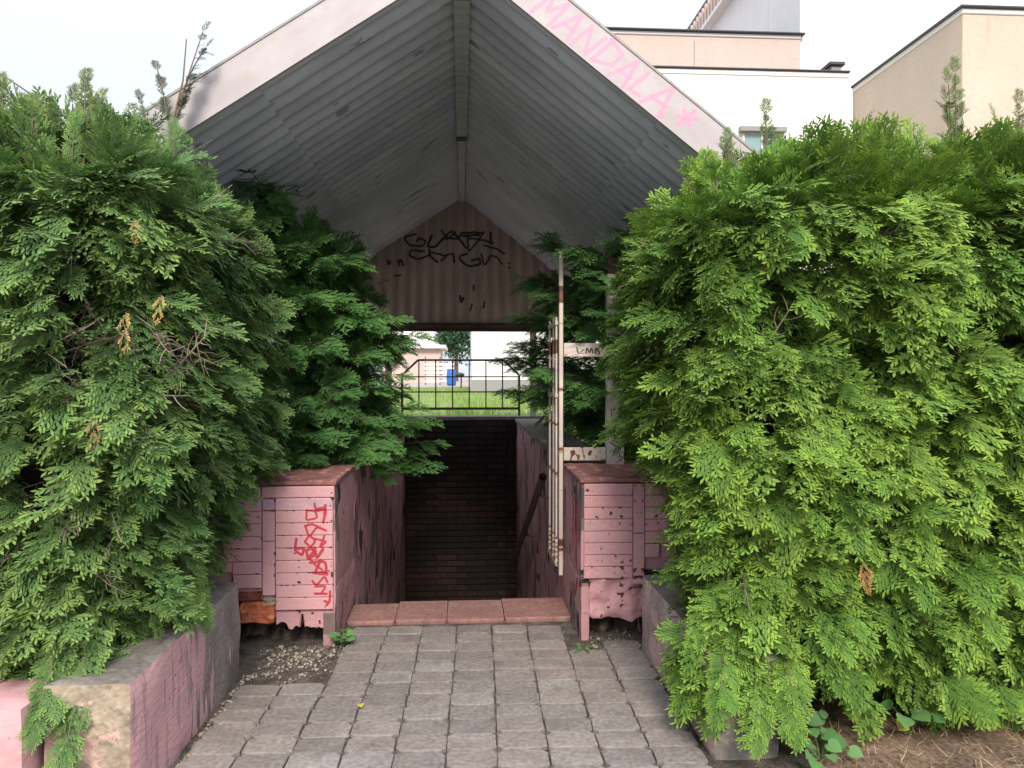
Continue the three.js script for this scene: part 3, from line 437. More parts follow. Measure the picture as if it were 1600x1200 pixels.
{ // small things seen through the opening
  const h = thing('house', 'small pinkish house with pale roof seen through the opening', 'house', [-4, 0.8, -60]);
  part('wall', bx(-6, -1.6, 0.8, 3.4, 58, 64, 0.02), beigeWall2, h); part('roof', bx(-6.4, -1.2, 3.42, 3.7, 57.5, 64.5, 0.05), trimWhite, h); part('upper_wall', bx(-6, -2.2, 3.72, 6, 59.5, 64, 0.03), whiteWall, h);
  const f = thing('slat_fence', 'white horizontal slat fence by the far road', 'fence', [-1.3, 0.8, -48]);
  for (let i = 0; i < 6; i++) part('slat', bx(-2.3, -0.5, 1.0 + i * 0.26, 1.16 + i * 0.26, 47.9, 47.95, 0.01), trimWhite, f); for (const x of [-2.3, -1.4, -0.56]) part('post', bx(x, x + 0.06, 0.8, 2.6, 47.955, 48.02, 0.01), copingMat, f);
  const b = thing('barrel', 'blue plastic barrel by the far road', 'barrel', [-0.62, 0.85, -45]);
  { const g = new THREE.LatheGeometry([[0, 0], [0.24, 0], [0.27, 0.1], [0.29, 0.45], [0.27, 0.8], [0.24, 0.9], [0, 0.9]].map(([x, y]) => new THREE.Vector2(x, y)), 16); g.translate(-0.62, 0.85, -45); part('drum', g, M({ color: 0x2a6ab8, roughness: 0.5 }), b); const l = new THREE.CylinderGeometry(0.26, 0.26, 0.05, 16); l.translate(-0.62, 1.775, -45); part('lid', l, M({ color: 0x24599c, roughness: 0.5 }), b); }
  const p = thing('stake', 'short dark stake with a dark cap standing on the far lawn', 'post', [-0.05, 0.85, -36]);
  part('shaft', tube([V(-0.05, 0.8, -36), V(-0.04, 1.15, -36), V(-0.05, 1.45, -36)], 0.04, 0.035, 4, 6), timberMat, p); { const g = new THREE.SphereGeometry(0.22, 12, 8); g.scale(1, 0.5, 0.8); g.translate(-0.1, 1.48, -36); part('cap', g, copingMat, p); }
}
// overhead wires
for (const [a, b, l] of [[V(-22, 16.5, -22), V(-6, 5.5, -26), 'upper of two thin overhead wires at the upper left'], [V(-22, 15.6, -22), V(-6.6, 5.2, -26), 'lower of two thin overhead wires at the upper left']]) {
  const mid = a.clone().lerp(b, 0.5); mid.y -= 0.35; const w = part('overhead_wire', tube([a, mid, b], 0.02, 0.02, 16, 4), copingMat); w.userData = { label: l, category: 'wire', group: 'overhead wires' };
}
// ---------------------------------------------------------------- thuja foliage
function frond(L = 1, n = 7, droop = 0.18, fat = 0.05) { // flat spray along +y, face towards +z
  const pos = [], idx = [], col = [];
  const leaf = (x, y, z, ang, len, w, tz, c) => { const ca = Math.sin(ang), sa = Math.cos(ang), b = pos.length / 3, mx = x + ca * len * 0.55, my = y + sa * len * 0.55; pos.push(x, y, z, mx - sa * w, my + ca * w, z + tz * 0.5, mx + sa * w, my - ca * w, z + tz * 0.5 - w * 0.25, x + ca * len, y + sa * len, z + tz); idx.push(b, b + 2, b + 1, b + 1, b + 2, b + 3); for (let i = 0; i < 4; i++) col.push(...c); };
  const zf = (y) => -droop * y * y;
  for (let i = 0; i < n; i++) {
    const t = 0.06 + 0.86 * i / (n - 1);
    leaf(0, t - 0.06, zf(t - 0.06), 0, 0.2, fat * 0.5, -droop * 0.3 * t, [0.9, 0.95, 0.8]);
    for (const s of [-1, 1]) {
      const bl = (0.54 * Math.pow(1 - t, 0.7) + 0.14) * rr(0.8, 1.15), a = s * rr(0.62, 0.85) * (1 - 0.35 * t), y0 = t + (s > 0 ? 0.05 : 0), z0 = zf(y0), bend = rr(-0.12, 0.06);
      const m = Math.max(1, Math.round(bl / 0.1));
      leaf(0, y0, z0, a, bl, fat * 0.6, bend, [0.72, 0.8, 0.7]);
      for (let k = 0; k < m; k++) { const q = (k + 0.55) / m * 0.95, bxp = Math.sin(a) * bl * q, by = y0 + Math.cos(a) * bl * q, z = z0 + bend * q, tip = q > 0.55 ? [1.35, 1.28, 1.0] : [0.8, 0.86, 0.78]; leaf(bxp, by, z, a + rr(0.5, 0.75), 0.18 * rr(0.7, 1.25), fat * 0.62, rr(-0.05, 0.02), tip); leaf(bxp, by, z, a - rr(0.5, 0.75), 0.18 * rr(0.7, 1.2), fat * 0.62, rr(-0.05, 0.02), tip); }
    }
  }
  leaf(0, 0.9, zf(0.9), 0, 0.2, fat * 0.7, -0.06, [1.12, 1.1, 0.95]);
  const g = new THREE.BufferGeometry(); g.setAttribute('position', new THREE.Float32BufferAttribute(pos.map((v) => v * L), 3)); g.setAttribute('color', new THREE.Float32BufferAttribute(col, 3)); g.setIndex(idx); g.computeVertexNormals(); return g;
}
const fronds = [frond(1, 6, 0.16, 0.042), frond(1, 5, 0.32, 0.048), frond(1, 6, 0.08, 0.042), frond(1, 4, 0.24, 0.052)], deadFronds = [frond(1, 4, 0.4, 0.036), frond(1, 3, 0.25, 0.04)];
const leafMat = new THREE.MeshPhysicalMaterial({ color: 0xffffff, vertexColors: true, roughness: 0.75, transmission: 0.25, thickness: 0, side: THREE.DoubleSide, specularIntensity: 0.3 });
const deadMat = new THREE.MeshPhysicalMaterial({ color: 0xffffff, vertexColors: true, roughness: 0.9, side: THREE.DoubleSide });
const tmpM = new THREE.Matrix4(), XX = V(0, 0, 0), YY = V(0, 0, 0), ZZ = V(0, 0, 0);
function frameAt(pos, axis, face, len, wid = len) { YY.copy(axis).normalize(); ZZ.copy(face).addScaledVector(YY, -face.dot(YY)); if (ZZ.lengthSq() < 1e-4) ZZ.set(0.3, 0.2, 1); ZZ.normalize(); XX.crossVectors(YY, ZZ); return new THREE.Matrix4().set(XX.x * wid, YY.x * len, ZZ.x * len, pos.x, XX.y * wid, YY.y * len, ZZ.y * len, pos.y, XX.z * wid, YY.z * len, ZZ.z * len, pos.z, 0, 0, 0, 1); }
function foliage(list, parent, name = 'foliage', mat = leafMat, geos = fronds) { // list of { m, c }
  const by = geos.map(() => []); list.forEach((l) => by[Math.floor(rnd() * geos.length)].push(l));
  const b = bases.get(parent), off = new THREE.Matrix4().makeTranslation(-b[0], -b[1], -b[2]);
  by.forEach((a, k) => { if (!a.length) return; const im = new THREE.InstancedMesh(geos[k], mat, a.length); a.forEach((l, i) => { im.setMatrixAt(i, tmpM.multiplyMatrices(off, l.m)); im.setColorAt(i, l.c); }); im.name = name; im.userData.kind = 'stuff'; parent.add(im); });
}
const gauss = () => (rnd() + rnd() + rnd()) * 2 / 3 - 1;
function tone(pal, p) { const k = clamp(0.5 + fbm(p.x * 1.3, p.y * 1.3, p.z * 1.3, 2) * 1.2 + rr(-0.28, 0.28)); const a = pal[0], b = pal[1], t = k; const g = rr(0.82, 1.18); return lin((a[0] + (b[0] - a[0]) * t) * g, (a[1] + (b[1] - a[1]) * t) * g, (a[2] + (b[2] - a[2]) * t) * g); }
// rounded box clothed in sprays: density per m2 for each face, sprays reach inwards, uneven in lumps
function hedgeSprays(o) {
  const { x0, x1, y0, y1, d0, d1, r, faces, pal, L, lump = 0.12, shape } = o, out = [], C = V((x0 + x1) / 2, (y0 + y1) / 2, -(d0 + d1) / 2);
  for (const [f, den] of faces) {
    const A = f === 'front' || f === 'back' ? (x1 - x0) * (y1 - y0) : f === 'top' || f === 'bottom' ? (x1 - x0) * (d1 - d0) : (d1 - d0) * (y1 - y0);
    for (let i = 0, n = Math.round(A * den); i < n; i++) {
      const u = rnd(), v = rnd(), p = f === 'front' ? V(x0 + u * (x1 - x0), y0 + v * (y1 - y0), -d0) : f === 'back' ? V(x0 + u * (x1 - x0), y0 + v * (y1 - y0), -d1) : f === 'top' ? V(x0 + u * (x1 - x0), y1, -d0 - v * (d1 - d0)) : f === 'bottom' ? V(x0 + u * (x1 - x0), y0, -d0 - v * (d1 - d0)) : f === 'left' ? V(x0, y0 + v * (y1 - y0), -d0 - u * (d1 - d0)) : V(x1, y0 + v * (y1 - y0), -d0 - u * (d1 - d0));
      const q = V(clamp(p.x, x0 + r, x1 - r), clamp(p.y, y0 + r * 0.7, y1 - r * 0.8), clamp(p.z, -d1 + r, -d0 - r)), nn = p.clone().sub(q).normalize(); p.copy(q).addScaledVector(nn, r);
      if (shape) shape(p, nn);
      const big = fbm(p.x * 1.7, p.y * 1.7, p.z * 1.7, 2), cl = fbm(p.x * 6.5 + 9, p.y * 6.5, p.z * 6.5, 2);
      const depth = rnd() < 0.62 ? Math.pow(rnd(), 1.3) * 0.15 : rr(0.1, 0.36);
      if (depth < 0.13 && cl < 0.0 + 0.12 * (rnd() - 0.5)) continue;                 // gaps between the clumps
      if (o.thin && depth < 0.16 && rnd() < o.thin(p)) continue;
      p.addScaledVector(nn, lump * big * 1.6 + 0.13 * cl - depth);
      const topness = sm(0.55, 0.95, nn.y);
      const ax = nn.clone().multiplyScalar(rr(0.45, 1.0)).add(V(gauss() * 0.75, rr(-0.95, 0.1) * (1 - topness) + topness * rr(0.1, 0.9), gauss() * 0.75));
      const face = nn.clone().add(V(gauss() * 0.5, rr(0.2, 1.1), gauss() * 0.5));
      const len = L * rr(0.65, 1.3);
      out.push({ m: frameAt(p, ax, face, len, len * rr(0.85, 1.2)), c: tone(pal, p), p, nn });
    }
  }
  return out;
}
// a branch: curved twig with sprays on both sides along its outer part
function branch(from, to, sprays, list, pal, L, sag = 0.12, start = 0.3, rad = 0.011) {
  const mid = from.clone().lerp(to, 0.55); mid.y += sag; const c = new THREE.CatmullRomCurve3([from, mid, to]);
  for (let i = 0; i < sprays; i++) {
    const t = start + (1 - start) * (i + rnd() * 0.6) / sprays, p = c.getPointAt(Math.min(1, t)), tg = c.getTangentAt(Math.min(1, t)), side = V(-tg.z, 0, tg.x).multiplyScalar((i % 2 ? 1 : -1) * rr(0.4, 1.1));
    const ax = tg.clone().multiplyScalar(rr(0.7, 1.1)).add(side).add(V(gauss() * 0.3, rr(-0.75, 0.15), gauss() * 0.3)), face = V(gauss() * 0.5, 1, gauss() * 0.4 + 0.5);
    list.push({ m: frameAt(p, ax, face, L * rr(0.7, 1.25) * (1.1 - 0.35 * t)), c: tone(pal, p) });
  }
  list.push({ m: frameAt(to, c.getTangentAt(1).add(V(0, -0.15, 0)), V(0, 1, 0.5), L * 0.9), c: tone(pal, to) });
  return tube([from, mid, to], rad, Math.min(rad, 0.0025), 8, 4);
}
const twigMat = M({ color: lin(0.16, 0.115, 0.085) });
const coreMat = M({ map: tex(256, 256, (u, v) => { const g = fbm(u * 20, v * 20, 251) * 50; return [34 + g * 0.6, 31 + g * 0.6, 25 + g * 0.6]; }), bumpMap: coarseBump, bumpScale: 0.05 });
const twigGeo = (() => { const a = [tube([V(0, 0, 0), V(0.02, 0.5, 0.03), V(-0.03, 1, 0)], 0.016, 0.006, 4, 3)]; for (let i = 0; i < 5; i++) { const y = 0.25 + i * 0.14, s = i % 2 ? 1 : -1; a.push(tube([V(0, y, 0.02), V(s * 0.12, y + 0.1, 0.03), V(s * rr(0.15, 0.28), y + rr(0.16, 0.3), rr(-0.06, 0.06))], 0.009, 0.004, 3, 3)); } const g = mergeGeometries(a); g.setAttribute('color', new THREE.Float32BufferAttribute(new Float32Array(g.attributes.position.count * 3).fill(1), 3)); return g; })();
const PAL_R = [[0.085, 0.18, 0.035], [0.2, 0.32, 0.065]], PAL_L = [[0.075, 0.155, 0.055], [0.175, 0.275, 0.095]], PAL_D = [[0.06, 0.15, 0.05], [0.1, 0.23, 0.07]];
const deadPal = () => pick([lin(0.42, 0.25, 0.1), lin(0.46, 0.3, 0.14), lin(0.32, 0.19, 0.1)]);

function hedge(label, o, base, trunks) {
  const t = thing('thuja_hedge', label, 'hedge', base, 'clipped thuja hedges');
  const s = hedgeSprays(o);
  const R = o.core ?? 0.34;
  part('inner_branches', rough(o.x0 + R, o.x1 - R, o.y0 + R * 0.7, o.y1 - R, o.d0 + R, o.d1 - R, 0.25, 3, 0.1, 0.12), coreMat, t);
  for (const [x, d] of trunks) part('trunk', tube([V(x, -0.02, -d), V(x + rr(-0.04, 0.04), 0.5, -d + 0.03), V(x + rr(-0.05, 0.05), 1.6, -d)], 0.045, 0.025, 6, 7), barkMat, t);
  for (let i = 0; i < (o.leaders ?? 0); i++) { // upright shoots above the clipped top
    const x = rr(o.x0 + 0.15, o.x1 - 0.1), d = rr(o.d0 + 0.15, o.d0 + 0.75), y = o.y1 - 0.14, h = rr(0.1, 0.26), tip = V(x + gauss() * 0.1, y + 0.08 + h, -d + gauss() * 0.08);
    part('shoot', branch(V(x, y - 0.05, -d), tip, 8, s, o.pal, 0.09, 0.0, 0.1, 0.0025), twigMat, t);
  }
  for (const [x, y, d] of o.wisps ?? []) for (let i = 0; i < 3; i++) part('shoot', branch(V(x + gauss() * 0.03, o.y1 - 0.05, -d), V(x + gauss() * 0.14 * i, y - i * 0.07 + gauss() * 0.03, -d + gauss() * 0.06), 5, s, [[0.09, 0.13, 0.06], [0.14, 0.19, 0.08]], 0.075, 0.0, 0.2, 0.003), twigMat, t);
  if (o.extra) o.extra(t, s);
  foliage(s, t);
  const tw2 = [], tw = []; for (let i = 0; i < (o.twigs ?? 250); i++) { const q = pick(s); if (!q.p || (o.twigWhere && rnd() > o.twigWhere(q.p))) continue; tw.push({ m: frameAt(q.p.clone().addScaledVector(q.nn, -rr(0.05, 0.14)), q.nn.clone().add(V(gauss(), gauss() * 0.7, gauss())), V(gauss(), gauss(), gauss()), rr(0.14, 0.28)), c: pick([lin(0.2, 0.15, 0.12), lin(0.26, 0.21, 0.17), lin(0.14, 0.1, 0.08)]) }); }
  foliage(tw, t, 'twigs', deadMat, [twigGeo]);
  if (o.thin) for (let i = 0; i < 80; i++) { const b = i % 3 === 0; tw2.push({ m: frameAt(V((b ? -1.4 : -1.25) + gauss() * 0.34, (b ? 1.0 : 1.6) + gauss() * 0.34, -2.93 + gauss() * 0.1), V(gauss(), gauss() * 0.8, 0.7 * rnd()), V(gauss(), gauss(), 1), rr(0.1, 0.24)), c: pick([lin(0.22, 0.17, 0.14), lin(0.3, 0.24, 0.2), lin(0.16, 0.12, 0.1)]) }); }
  if (tw2.length) foliage(tw2, t, 'bare_twigs', deadMat, [twigGeo]);
  const dd = (o.dead ?? []).map(([x, y, d, l]) => ({ m: frameAt(V(x, y, -d), V(gauss() * 0.3, -1, 0.25), V(gauss() * 0.6, 0.2, 1), l * 0.9, l * 0.45), c: deadPal() }));
  for (let i = 0; i < (o.deadRandom ?? 0); i++) { const q = pick(s); if (q.p) dd.push({ m: frameAt(q.p, V(gauss() * 0.6, -1, 0.3), q.nn, rr(0.05, 0.1), rr(0.03, 0.05)), c: deadPal() }); }
  if (dd.length) foliage(dd, t, 'dead_sprigs', deadMat, deadFronds);
  return t;
}
hedge('bright yellow-green clipped thuja hedge filling the right side', { x0: 0.9, x1: 3.4, y0: 0.2, y1: 2.33, d0: 2.98, d1: 4.5, r: 0.28, L: 0.15, pal: PAL_R, extra: (t, s) => { for (const [a, b] of [[V(1.1, 0.7, -3.1), V(0.93, 0.42, -3.0)], [V(1.15, 0.6, -3.1), V(0.98, 0.28, -2.86)], [V(1.2, 0.5, -3.1), V(1.1, 0.2, -2.8)], [V(1.3, 0.5, -3.1), V(1.25, 0.22, -2.8)]]) part('branch', branch(a, b, 16, s, PAL_R, 0.12, 0.03, 0.15, 0.002), twigMat, t); }, wisps: [[2.13, 2.8, 3.2], [1.31, 2.62, 3.25], [1.2, 2.56, 3.4], [2.4, 2.66, 3.2]], leaders: 26, deadRandom: 14, twigs: 260, dead: [[1.56, 0.77, 2.9, 0.12]],
  faces: [['front', 820], ['left', 860], ['top', 750], ['bottom', 400], ['right', 60]],
  shape: (p, n) => { if (p.x < 1.6) p.x += 0.09 * sm(1.2, 0.9, p.y) * sm(0.25, 0.5, p.y) + 0.05 * sm(3.3, 4.1, -p.z) + 0.3 * sm(1.35, 0.7, p.y) * sm(3.1, 4.1, -p.z) * sm(1.6, 1.0, p.x) - 0.03 + 0.05 * sm(1.7, 2.3, p.y); p.y += (p.x - 1.6) * 0.05 - 0.1 * sm(1.35, 0.9, p.x) * sm(1.8, 2.4, p.y); if (p.y < 0.4) p.y -= 0.08 * fbm(p.x * 3, 4); } },
  [1.9, 0, -3.7], [[1.45, 3.6], [2.0, 3.65], [2.6, 3.6]]);
hedge('darker green thuja hedge with brown twigs and dead sprigs filling the left side', { x0: -3.6, x1: -1.03, y0: 0.47, y1: 2.32, d0: 2.78, d1: 4.6, r: 0.28, L: 0.145, pal: PAL_L, extra: (t, s) => { for (const [a, b] of [[V(-1.34, 0.72, -2.98), V(-1.3, 0.28, -2.6)], [V(-1.44, 0.7, -3.0), V(-1.4, 0.38, -2.62)], [V(-1.9, 0.7, -3.0), V(-1.75, 0.33, -2.52)], [V(-1.25, 0.8, -3.4), V(-1.1, 0.52, -3.3)]]) part('branch', branch(a, b, 18, s, PAL_L, 0.11, 0.03, 0.3, 0.002), twigMat, t); }, wisps: [[-1.43, 2.6, 3.0], [-1.72, 2.55, 3.0], [-1.3, 2.52, 3.1], [-1.5, 2.54, 3.1], [-1.6, 2.5, 2.95]], leaders: 42, deadRandom: 26, twigs: 1500, twigWhere: (p) => clamp(0.25 + 1.4 * fbm(p.x * 2.2, p.y * 2.2, p.z * 2.2, 2)),
  dead: [[-1.15, 1.72, 2.72, 0.13], [-1.08, 1.79, 2.85, 0.1], [-1.05, 1.8, 3.1, 0.1], [-1.25, 1.36, 2.7, 0.11], [-1.13, 2.04, 2.75, 0.08]],
  thin: (p) => { const a = Math.hypot((p.x + 1.27) / 0.24, (p.y - 1.66) / 0.2, (p.z + 2.8) / 0.4), b = Math.hypot((p.x + 1.4) / 0.3, (p.y - 0.95) / 0.25, (p.z + 2.8) / 0.4); return a < 1 ? 0.55 : b < 1 ? 0.4 : 0; }, faces: [['front', 880], ['right', 980], ['top', 750], ['bottom', 380], ['left', 60]],
  shape: (p, n) => { p.x += p.x > -1.7 ? -0.08 - 0.14 * sm(1.15, 0.7, p.y) * sm(3.3, 4.2, -p.z) - 0.15 * sm(1.25, 0.5, p.y) - 0.02 * sm(1.7, 2.3, p.y) : 0; if (p.y < 0.75) p.y -= 0.08 * sm(3.6, 2.9, -p.z); } },
  [-2.2, 0.3, -3.7], [[-1.65, 3.4], [-2.2, 3.5], [-2.8, 3.4]]);

// thuja shrubs standing behind the pillars, branches reaching under the roof
function shrub(label, base, trunkTop, targets, pal, L, n, mass) {
  const t = thing('thuja_shrub', label, 'shrub', base, 'unclipped thujas beside the stairwell'), s = [];
  const b0 = V(...base), top = V(...trunkTop);
  part('trunk', tube([b0, b0.clone().lerp(top, 0.5).add(V(0.03, 0, 0.02)), top], 0.045, 0.012, 8, 7), barkMat, t);
  for (const [x, y, d] of targets) {
    const k = clamp((y - b0.y) / (top.y - b0.y) - 0.12, 0.1, 0.95), from = b0.clone().lerp(top, k);
    part('branch', branch(from, V(x, y, -d), n, s, pal, L, 0.1, 0.2), twigMat, t);
    for (let i = 0; i < 3; i++) { const a = from.clone().lerp(V(x, y, -d), rr(0.35, 0.8)); part('branch', branch(a, V(x + gauss() * 0.25, y + gauss() * 0.2, -d + gauss() * 0.3).lerp(a, 0.25), Math.round(n * 0.5), s, pal, L * 0.9, 0.04, 0.15), twigMat, t); }
  }
  s.push(...hedgeSprays({ ...mass, pal, L: L * 0.95, r: 0.25, lump: 0.2 }));
  foliage(s, t); return t;
}
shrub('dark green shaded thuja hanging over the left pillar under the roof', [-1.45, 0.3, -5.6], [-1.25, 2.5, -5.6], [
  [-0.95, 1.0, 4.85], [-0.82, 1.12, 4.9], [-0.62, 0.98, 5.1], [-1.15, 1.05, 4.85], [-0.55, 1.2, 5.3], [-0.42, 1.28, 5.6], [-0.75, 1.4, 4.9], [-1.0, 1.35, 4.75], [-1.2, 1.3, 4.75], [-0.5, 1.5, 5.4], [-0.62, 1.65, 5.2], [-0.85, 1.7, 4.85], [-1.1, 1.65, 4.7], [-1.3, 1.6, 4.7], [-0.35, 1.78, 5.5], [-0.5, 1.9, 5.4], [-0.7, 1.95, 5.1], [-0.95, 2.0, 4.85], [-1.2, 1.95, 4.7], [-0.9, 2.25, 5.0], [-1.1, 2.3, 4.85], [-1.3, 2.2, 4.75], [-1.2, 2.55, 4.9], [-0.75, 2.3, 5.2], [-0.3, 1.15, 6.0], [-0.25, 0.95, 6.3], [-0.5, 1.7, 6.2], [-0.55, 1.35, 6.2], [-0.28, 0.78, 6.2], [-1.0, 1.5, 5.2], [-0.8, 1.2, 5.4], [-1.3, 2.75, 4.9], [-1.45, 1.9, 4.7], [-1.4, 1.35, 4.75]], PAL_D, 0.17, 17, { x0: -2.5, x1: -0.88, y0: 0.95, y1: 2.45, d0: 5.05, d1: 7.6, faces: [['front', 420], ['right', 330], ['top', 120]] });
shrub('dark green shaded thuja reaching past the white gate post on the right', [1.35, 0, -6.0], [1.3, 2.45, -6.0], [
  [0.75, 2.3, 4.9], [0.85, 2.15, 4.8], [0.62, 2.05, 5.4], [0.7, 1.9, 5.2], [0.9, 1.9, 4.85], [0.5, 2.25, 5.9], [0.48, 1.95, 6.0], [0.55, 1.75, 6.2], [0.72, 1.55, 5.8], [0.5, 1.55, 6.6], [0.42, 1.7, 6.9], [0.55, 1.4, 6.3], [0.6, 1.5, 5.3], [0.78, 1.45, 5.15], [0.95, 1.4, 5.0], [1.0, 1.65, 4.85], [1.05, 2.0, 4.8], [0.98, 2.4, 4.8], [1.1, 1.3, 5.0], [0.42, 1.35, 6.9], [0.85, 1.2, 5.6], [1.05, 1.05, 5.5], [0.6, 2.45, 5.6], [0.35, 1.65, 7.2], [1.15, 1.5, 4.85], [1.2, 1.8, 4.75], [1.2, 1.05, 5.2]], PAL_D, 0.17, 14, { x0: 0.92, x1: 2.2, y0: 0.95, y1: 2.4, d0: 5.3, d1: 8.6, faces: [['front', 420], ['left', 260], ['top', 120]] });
// sparse young tree poking up at the left edge of the roof
{
  const D = 3.92, t = thing('sapling', 'thin sparse twiggy sapling sticking up beside the left end of the roof', 'sapling', [-1.6, 0.3, -D]), s = [], W = (x, y, z = 0) => V(x, y, -D + z);
  part('stem', tube([W(-1.6, 0.3), W(-1.58, 1.6), W(-1.47, 2.55), W(-1.37, 3.0), W(-1.36, 3.16)], 0.02, 0.003, 14, 5), twigMat, t);
  for (const [a, b] of [[W(-1.5, 2.4), W(-1.66, 2.72, 0.05)], [W(-1.49, 2.45), W(-1.58, 2.85)], [W(-1.46, 2.6), W(-1.28, 3.2)], [W(-1.42, 2.75), W(-1.33, 2.95)], [W(-1.44, 2.7), W(-1.5, 3.0)], [W(-1.5, 2.4), W(-1.28, 2.62, 0.04)], [W(-1.52, 2.3), W(-1.72, 2.5, 0.08)], [W(-1.4, 2.85), W(-1.27, 3.12)]]) part('branch', branch(a, b, 9, s, [[0.06, 0.09, 0.07], [0.11, 0.14, 0.1]], 0.06, 0.02, 0.2, 0.005), twigMat, t);
  foliage(s, t);
}
// ---------------------------------------------------------------- far tree
{
  const t = thing('tree', 'dark green rounded tree far beyond the railing', 'tree', [0.1, 0.8, -75]), s = [];
  part('trunk', tube([V(-0.6, 0.7, -75), V(-0.55, 2.5, -75), V(-0.6, 5, -75)], 0.25, 0.1, 5, 8), barkMat, t);
  const leafG = new THREE.BufferGeometry(); leafG.setAttribute('position', new THREE.Float32BufferAttribute([0, 0, 0, 0.25, 0.5, 0.05, 0, 1, 0, -0.25, 0.5, 0.05], 3)); leafG.setAttribute('color', new THREE.Float32BufferAttribute(new Float32Array(12).fill(1), 3)); leafG.setIndex([0, 1, 2, 0, 2, 3]); leafG.computeVertexNormals();
  for (let i = 0; i < 2600; i++) { const v = V(gauss(), gauss(), gauss()), k = 1 + 0.4 * fbm(v.x * 2, v.y * 2, v.z * 2); s.push({ m: frameAt(V(-0.6 + v.x * 3.2 * k, 5.2 + v.y * 3 * k, -75 + v.z * 3 * k), V(gauss(), gauss(), gauss()), V(gauss(), gauss(), gauss()), rr(0.3, 0.5)), c: lin(rr(0.03, 0.06), rr(0.08, 0.13), rr(0.04, 0.06)) }); }
  foliage(s, t, 'crown', leafMat, [leafG]);
}
// ---------------------------------------------------------------- small plants, debris
const bladeG = (() => { const g = new THREE.BufferGeometry(); g.setAttribute('position', new THREE.Float32BufferAttribute([-0.04, 0, 0, 0.04, 0, 0, 0.03, 0.55, 0.08, -0.02, 0.55, 0.08, 0, 1, 0.28], 3)); g.setAttribute('color', new THREE.Float32BufferAttribute(new Float32Array(15).fill(1), 3)); g.setIndex([0, 1, 2, 0, 2, 3, 3, 2, 4]); g.computeVertexNormals(); return g; })();
function scatter(name, label, geo, mat, list) { const im = new THREE.InstancedMesh(geo, mat, list.length); list.forEach((l, i) => { im.setMatrixAt(i, l.m); im.setColorAt(i, l.c); }); im.name = numbered(name); im.userData = { kind: 'stuff', label, category: name.replace('_', ' ') }; scene.add(im); return im; }
{
  const l = []; for (let i = 0; i < 16000; i++) { const d = 10 + 27 * Math.pow(rnd(), 1.3), x = rr(-0.22, 0.24) * d + 0.1; if (fbm(x * 0.6, d * 0.35, 12) > 0.22 || (x < -0.02 * d && rnd() < 0.5)) continue; l.push({ m: frameAt(V(x, GH(d) + 0.0, -d), V(gauss() * 0.4, 1, gauss() * 0.4), V(gauss(), 0, gauss()), rr(0.06, 0.14), rr(0.08, 0.16)), c: lin(rr(0.12, 0.24), rr(0.24, 0.36), rr(0.03, 0.07)) }); }
  scatter('grass', 'bright green lawn grass beyond the railing', bladeG, leafMat, l);
  const dl = []; for (let i = 0; i < 1500; i++) { const x = rr(1.28, 3.2), d = rr(2.6, 3.6); dl.push({ m: frameAt(V(x, 0.03 + 0.05 * fbm(x * 2, d * 2, 5) + rr(0, 0.015), -d), V(gauss(), rr(-0.05, 0.2), gauss()), V(gauss() * 0.3, 1, gauss() * 0.3), rr(0.03, 0.1), rr(0.015, 0.04)), c: pick([lin(0.42, 0.31, 0.18), lin(0.32, 0.22, 0.13), lin(0.25, 0.16, 0.1), lin(0.5, 0.4, 0.26)]) }); }
  scatter('dry_grass', 'dry straw and dead needles on the bare soil at lower right', bladeG, deadMat, dl);
  const st = new THREE.DodecahedronGeometry(1, 0), gl = [], put = (x, d, r, y = -0.008) => gl.push({ m: new THREE.Matrix4().compose(V(x, y + r * 0.5, -d), new THREE.Quaternion().setFromEuler(new THREE.Euler(rnd() * 6, rnd() * 6, 0)), V(r, r * rr(0.5, 0.9), r * rr(0.7, 1))), c: pick([lin(0.3, 0.26, 0.21), lin(0.25, 0.215, 0.175), lin(0.17, 0.145, 0.12), lin(0.36, 0.33, 0.28), lin(0.12, 0.1, 0.085)]) });
  for (let i = 0; i < 2200; i++) { const x = -1.1 + rnd() * 0.46, d = 3.74 + rnd() * 0.56; if (fbm(x * 7, d * 7, 33) + (d - 3.9) * 0.9 - Math.abs(x + 0.92) < rr(-0.25, 0.1)) continue; put(x, d, Math.pow(rnd(), 5) * 0.01 + 0.0016); }
  for (let i = 0; i < 420; i++) put(-1.09 + Math.pow(rnd(), 2) * 0.07, rr(2.7, 3.9), Math.pow(rnd(), 3) * 0.009 + 0.0018);
  for (let i = 0; i < 160; i++) put(rr(0.7, 1.0), rr(4.12, 4.5), Math.pow(rnd(), 3) * 0.009 + 0.002);
  for (let i = 0; i < 260; i++) put(rr(-1.0, 0.95), rr(2.5, 4.6), rr(0.0012, 0.0035), 0.006);
  const stoneG = st; stoneG.setAttribute('color', new THREE.Float32BufferAttribute(new Float32Array(stoneG.attributes.position.count * 3).fill(1), 3));
  scatter('gravel', 'pale crumbled mortar grit along the left wall and pillar', stoneG, deadMat, gl);
}
const leafShape = (() => { const s = new THREE.Shape(); s.moveTo(0, 0); s.bezierCurveTo(0.35, -0.22, 0.62, 0.1, 0.5, 0.45); s.bezierCurveTo(0.42, 0.7, 0.15, 0.85, 0, 1.0); s.bezierCurveTo(-0.15, 0.85, -0.42, 0.7, -0.5, 0.45); s.bezierCurveTo(-0.62, 0.1, -0.35, -0.22, 0, 0); const g = new THREE.ShapeGeometry(s, 5), p = g.attributes.position; for (let i = 0; i < p.count; i++) p.setZ(i, 0.18 * Math.abs(p.getX(i)) - 0.15 * p.getY(i) * p.getY(i)); g.computeVertexNormals(); return g; })();
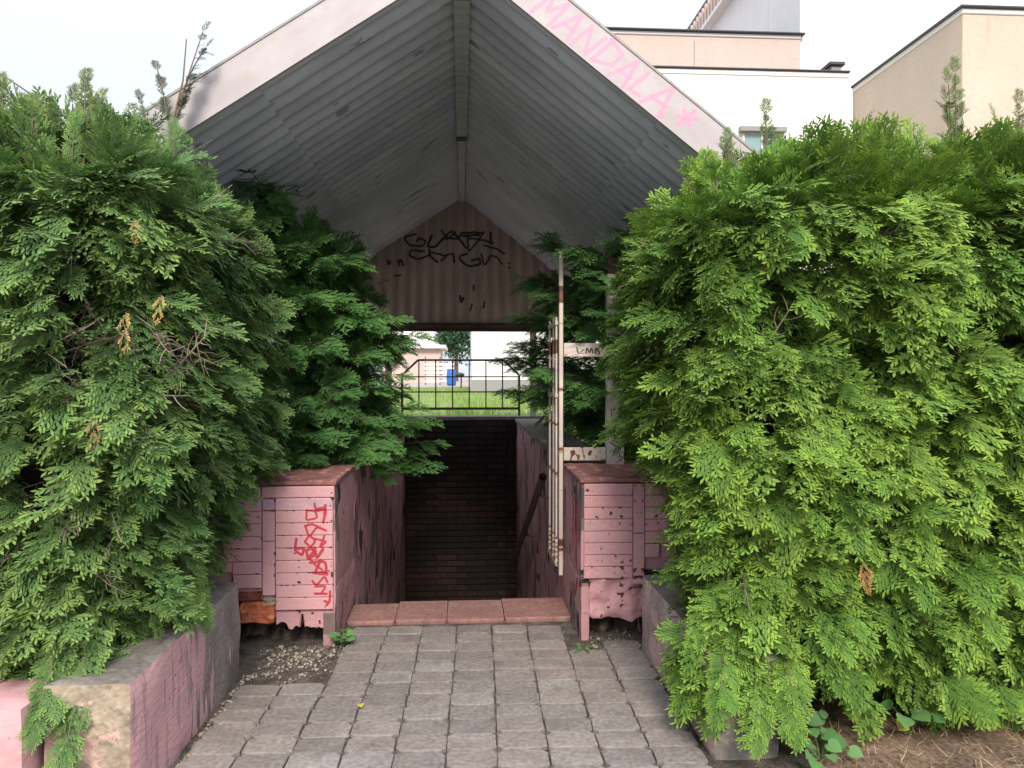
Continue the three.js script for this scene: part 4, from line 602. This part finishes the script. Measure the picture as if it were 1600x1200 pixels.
const weedMats = [lin(0.06, 0.16, 0.04), lin(0.08, 0.2, 0.05), lin(0.1, 0.22, 0.06)].map((c) => new THREE.MeshPhysicalMaterial({ color: c, roughness: 0.6, transmission: 0.2, thickness: 0, side: THREE.DoubleSide }));
const yellowLeaf = new THREE.MeshPhysicalMaterial({ color: lin(0.38, 0.33, 0.06), roughness: 0.7, side: THREE.DoubleSide });
function weed(label, x, y, d, n, size, spread, h, yellow) {
  const t = thing('weed', label, 'weed', [x, y, -d]);
  for (let i = 0; i < n; i++) {
    const a = i * 2.4 + rnd(), r = spread * Math.sqrt((i + 0.5) / n), lx = Math.cos(a) * r, lz = Math.sin(a) * r, ly = h * rr(0.5, 1), L = size * rr(0.7, 1.25);
    const m = new THREE.Mesh(leafShape, yellow && i === 1 ? yellowLeaf : pick(weedMats)); m.name = 'leaf'; m.matrixAutoUpdate = true;
    frameAt(V(lx, ly, lz), V(Math.cos(a), rr(-0.2, 0.3), Math.sin(a) + 0.35), V(gauss() * 0.3, 1, 0.9), L).decompose(m.position, m.quaternion, m.scale); t.add(m);
    const s = new THREE.Mesh(tube([V(lx * 0.15, 0, lz * 0.15), V(lx * 0.5, ly * 0.7, lz * 0.5), V(lx, ly, lz)], 0.002, 0.0015, 4, 4), weedMats[2]); s.name = 'stem'; t.add(s);
  }
  return t;
}
weed('small round green seedling at the foot of the left pillar', -0.66, 0, 4.27, 16, 0.035, 0.045, 0.075);
weed('tiny weed between pavers at the foot of the right pillar', 0.66, 0, 4.12, 7, 0.022, 0.06, 0.02);
weed('heart-leaved weed beside the end of the right planter wall', 1.36, 0.02, 2.98, 13, 0.05, 0.12, 0.11);
weed('heart-leaved weed at the very bottom edge under the right hedge', 1.38, 0.02, 2.86, 12, 0.05, 0.12, 0.07);
weed('broad-leaved weed with one yellow leaf under the right hedge', 1.82, 0.02, 3.02, 9, 0.06, 0.09, 0.11, true);
weed('low leafy weed on top of the left planter wall', -1.36, 0.44, 3.75, 9, 0.06, 0.1, 0.05);
{ const m = new THREE.Mesh(leafShape, yellowLeaf); m.name = numbered('fallen_leaf'); frameAt(V(-0.46, 0.014, -3.48), V(0.4, 0, 1), V(0, 1, 0.1), 0.03).decompose(m.position, m.quaternion, m.scale); m.userData = { label: 'small yellow-green leaf lying on the pavers', category: 'leaf' }; scene.add(m); }

scene.traverse((o) => { if (o.isMesh) { o.castShadow = true; o.receiveShadow = true; } });
renderer.setSize(1024, 768);
renderer.render(scene, camera);
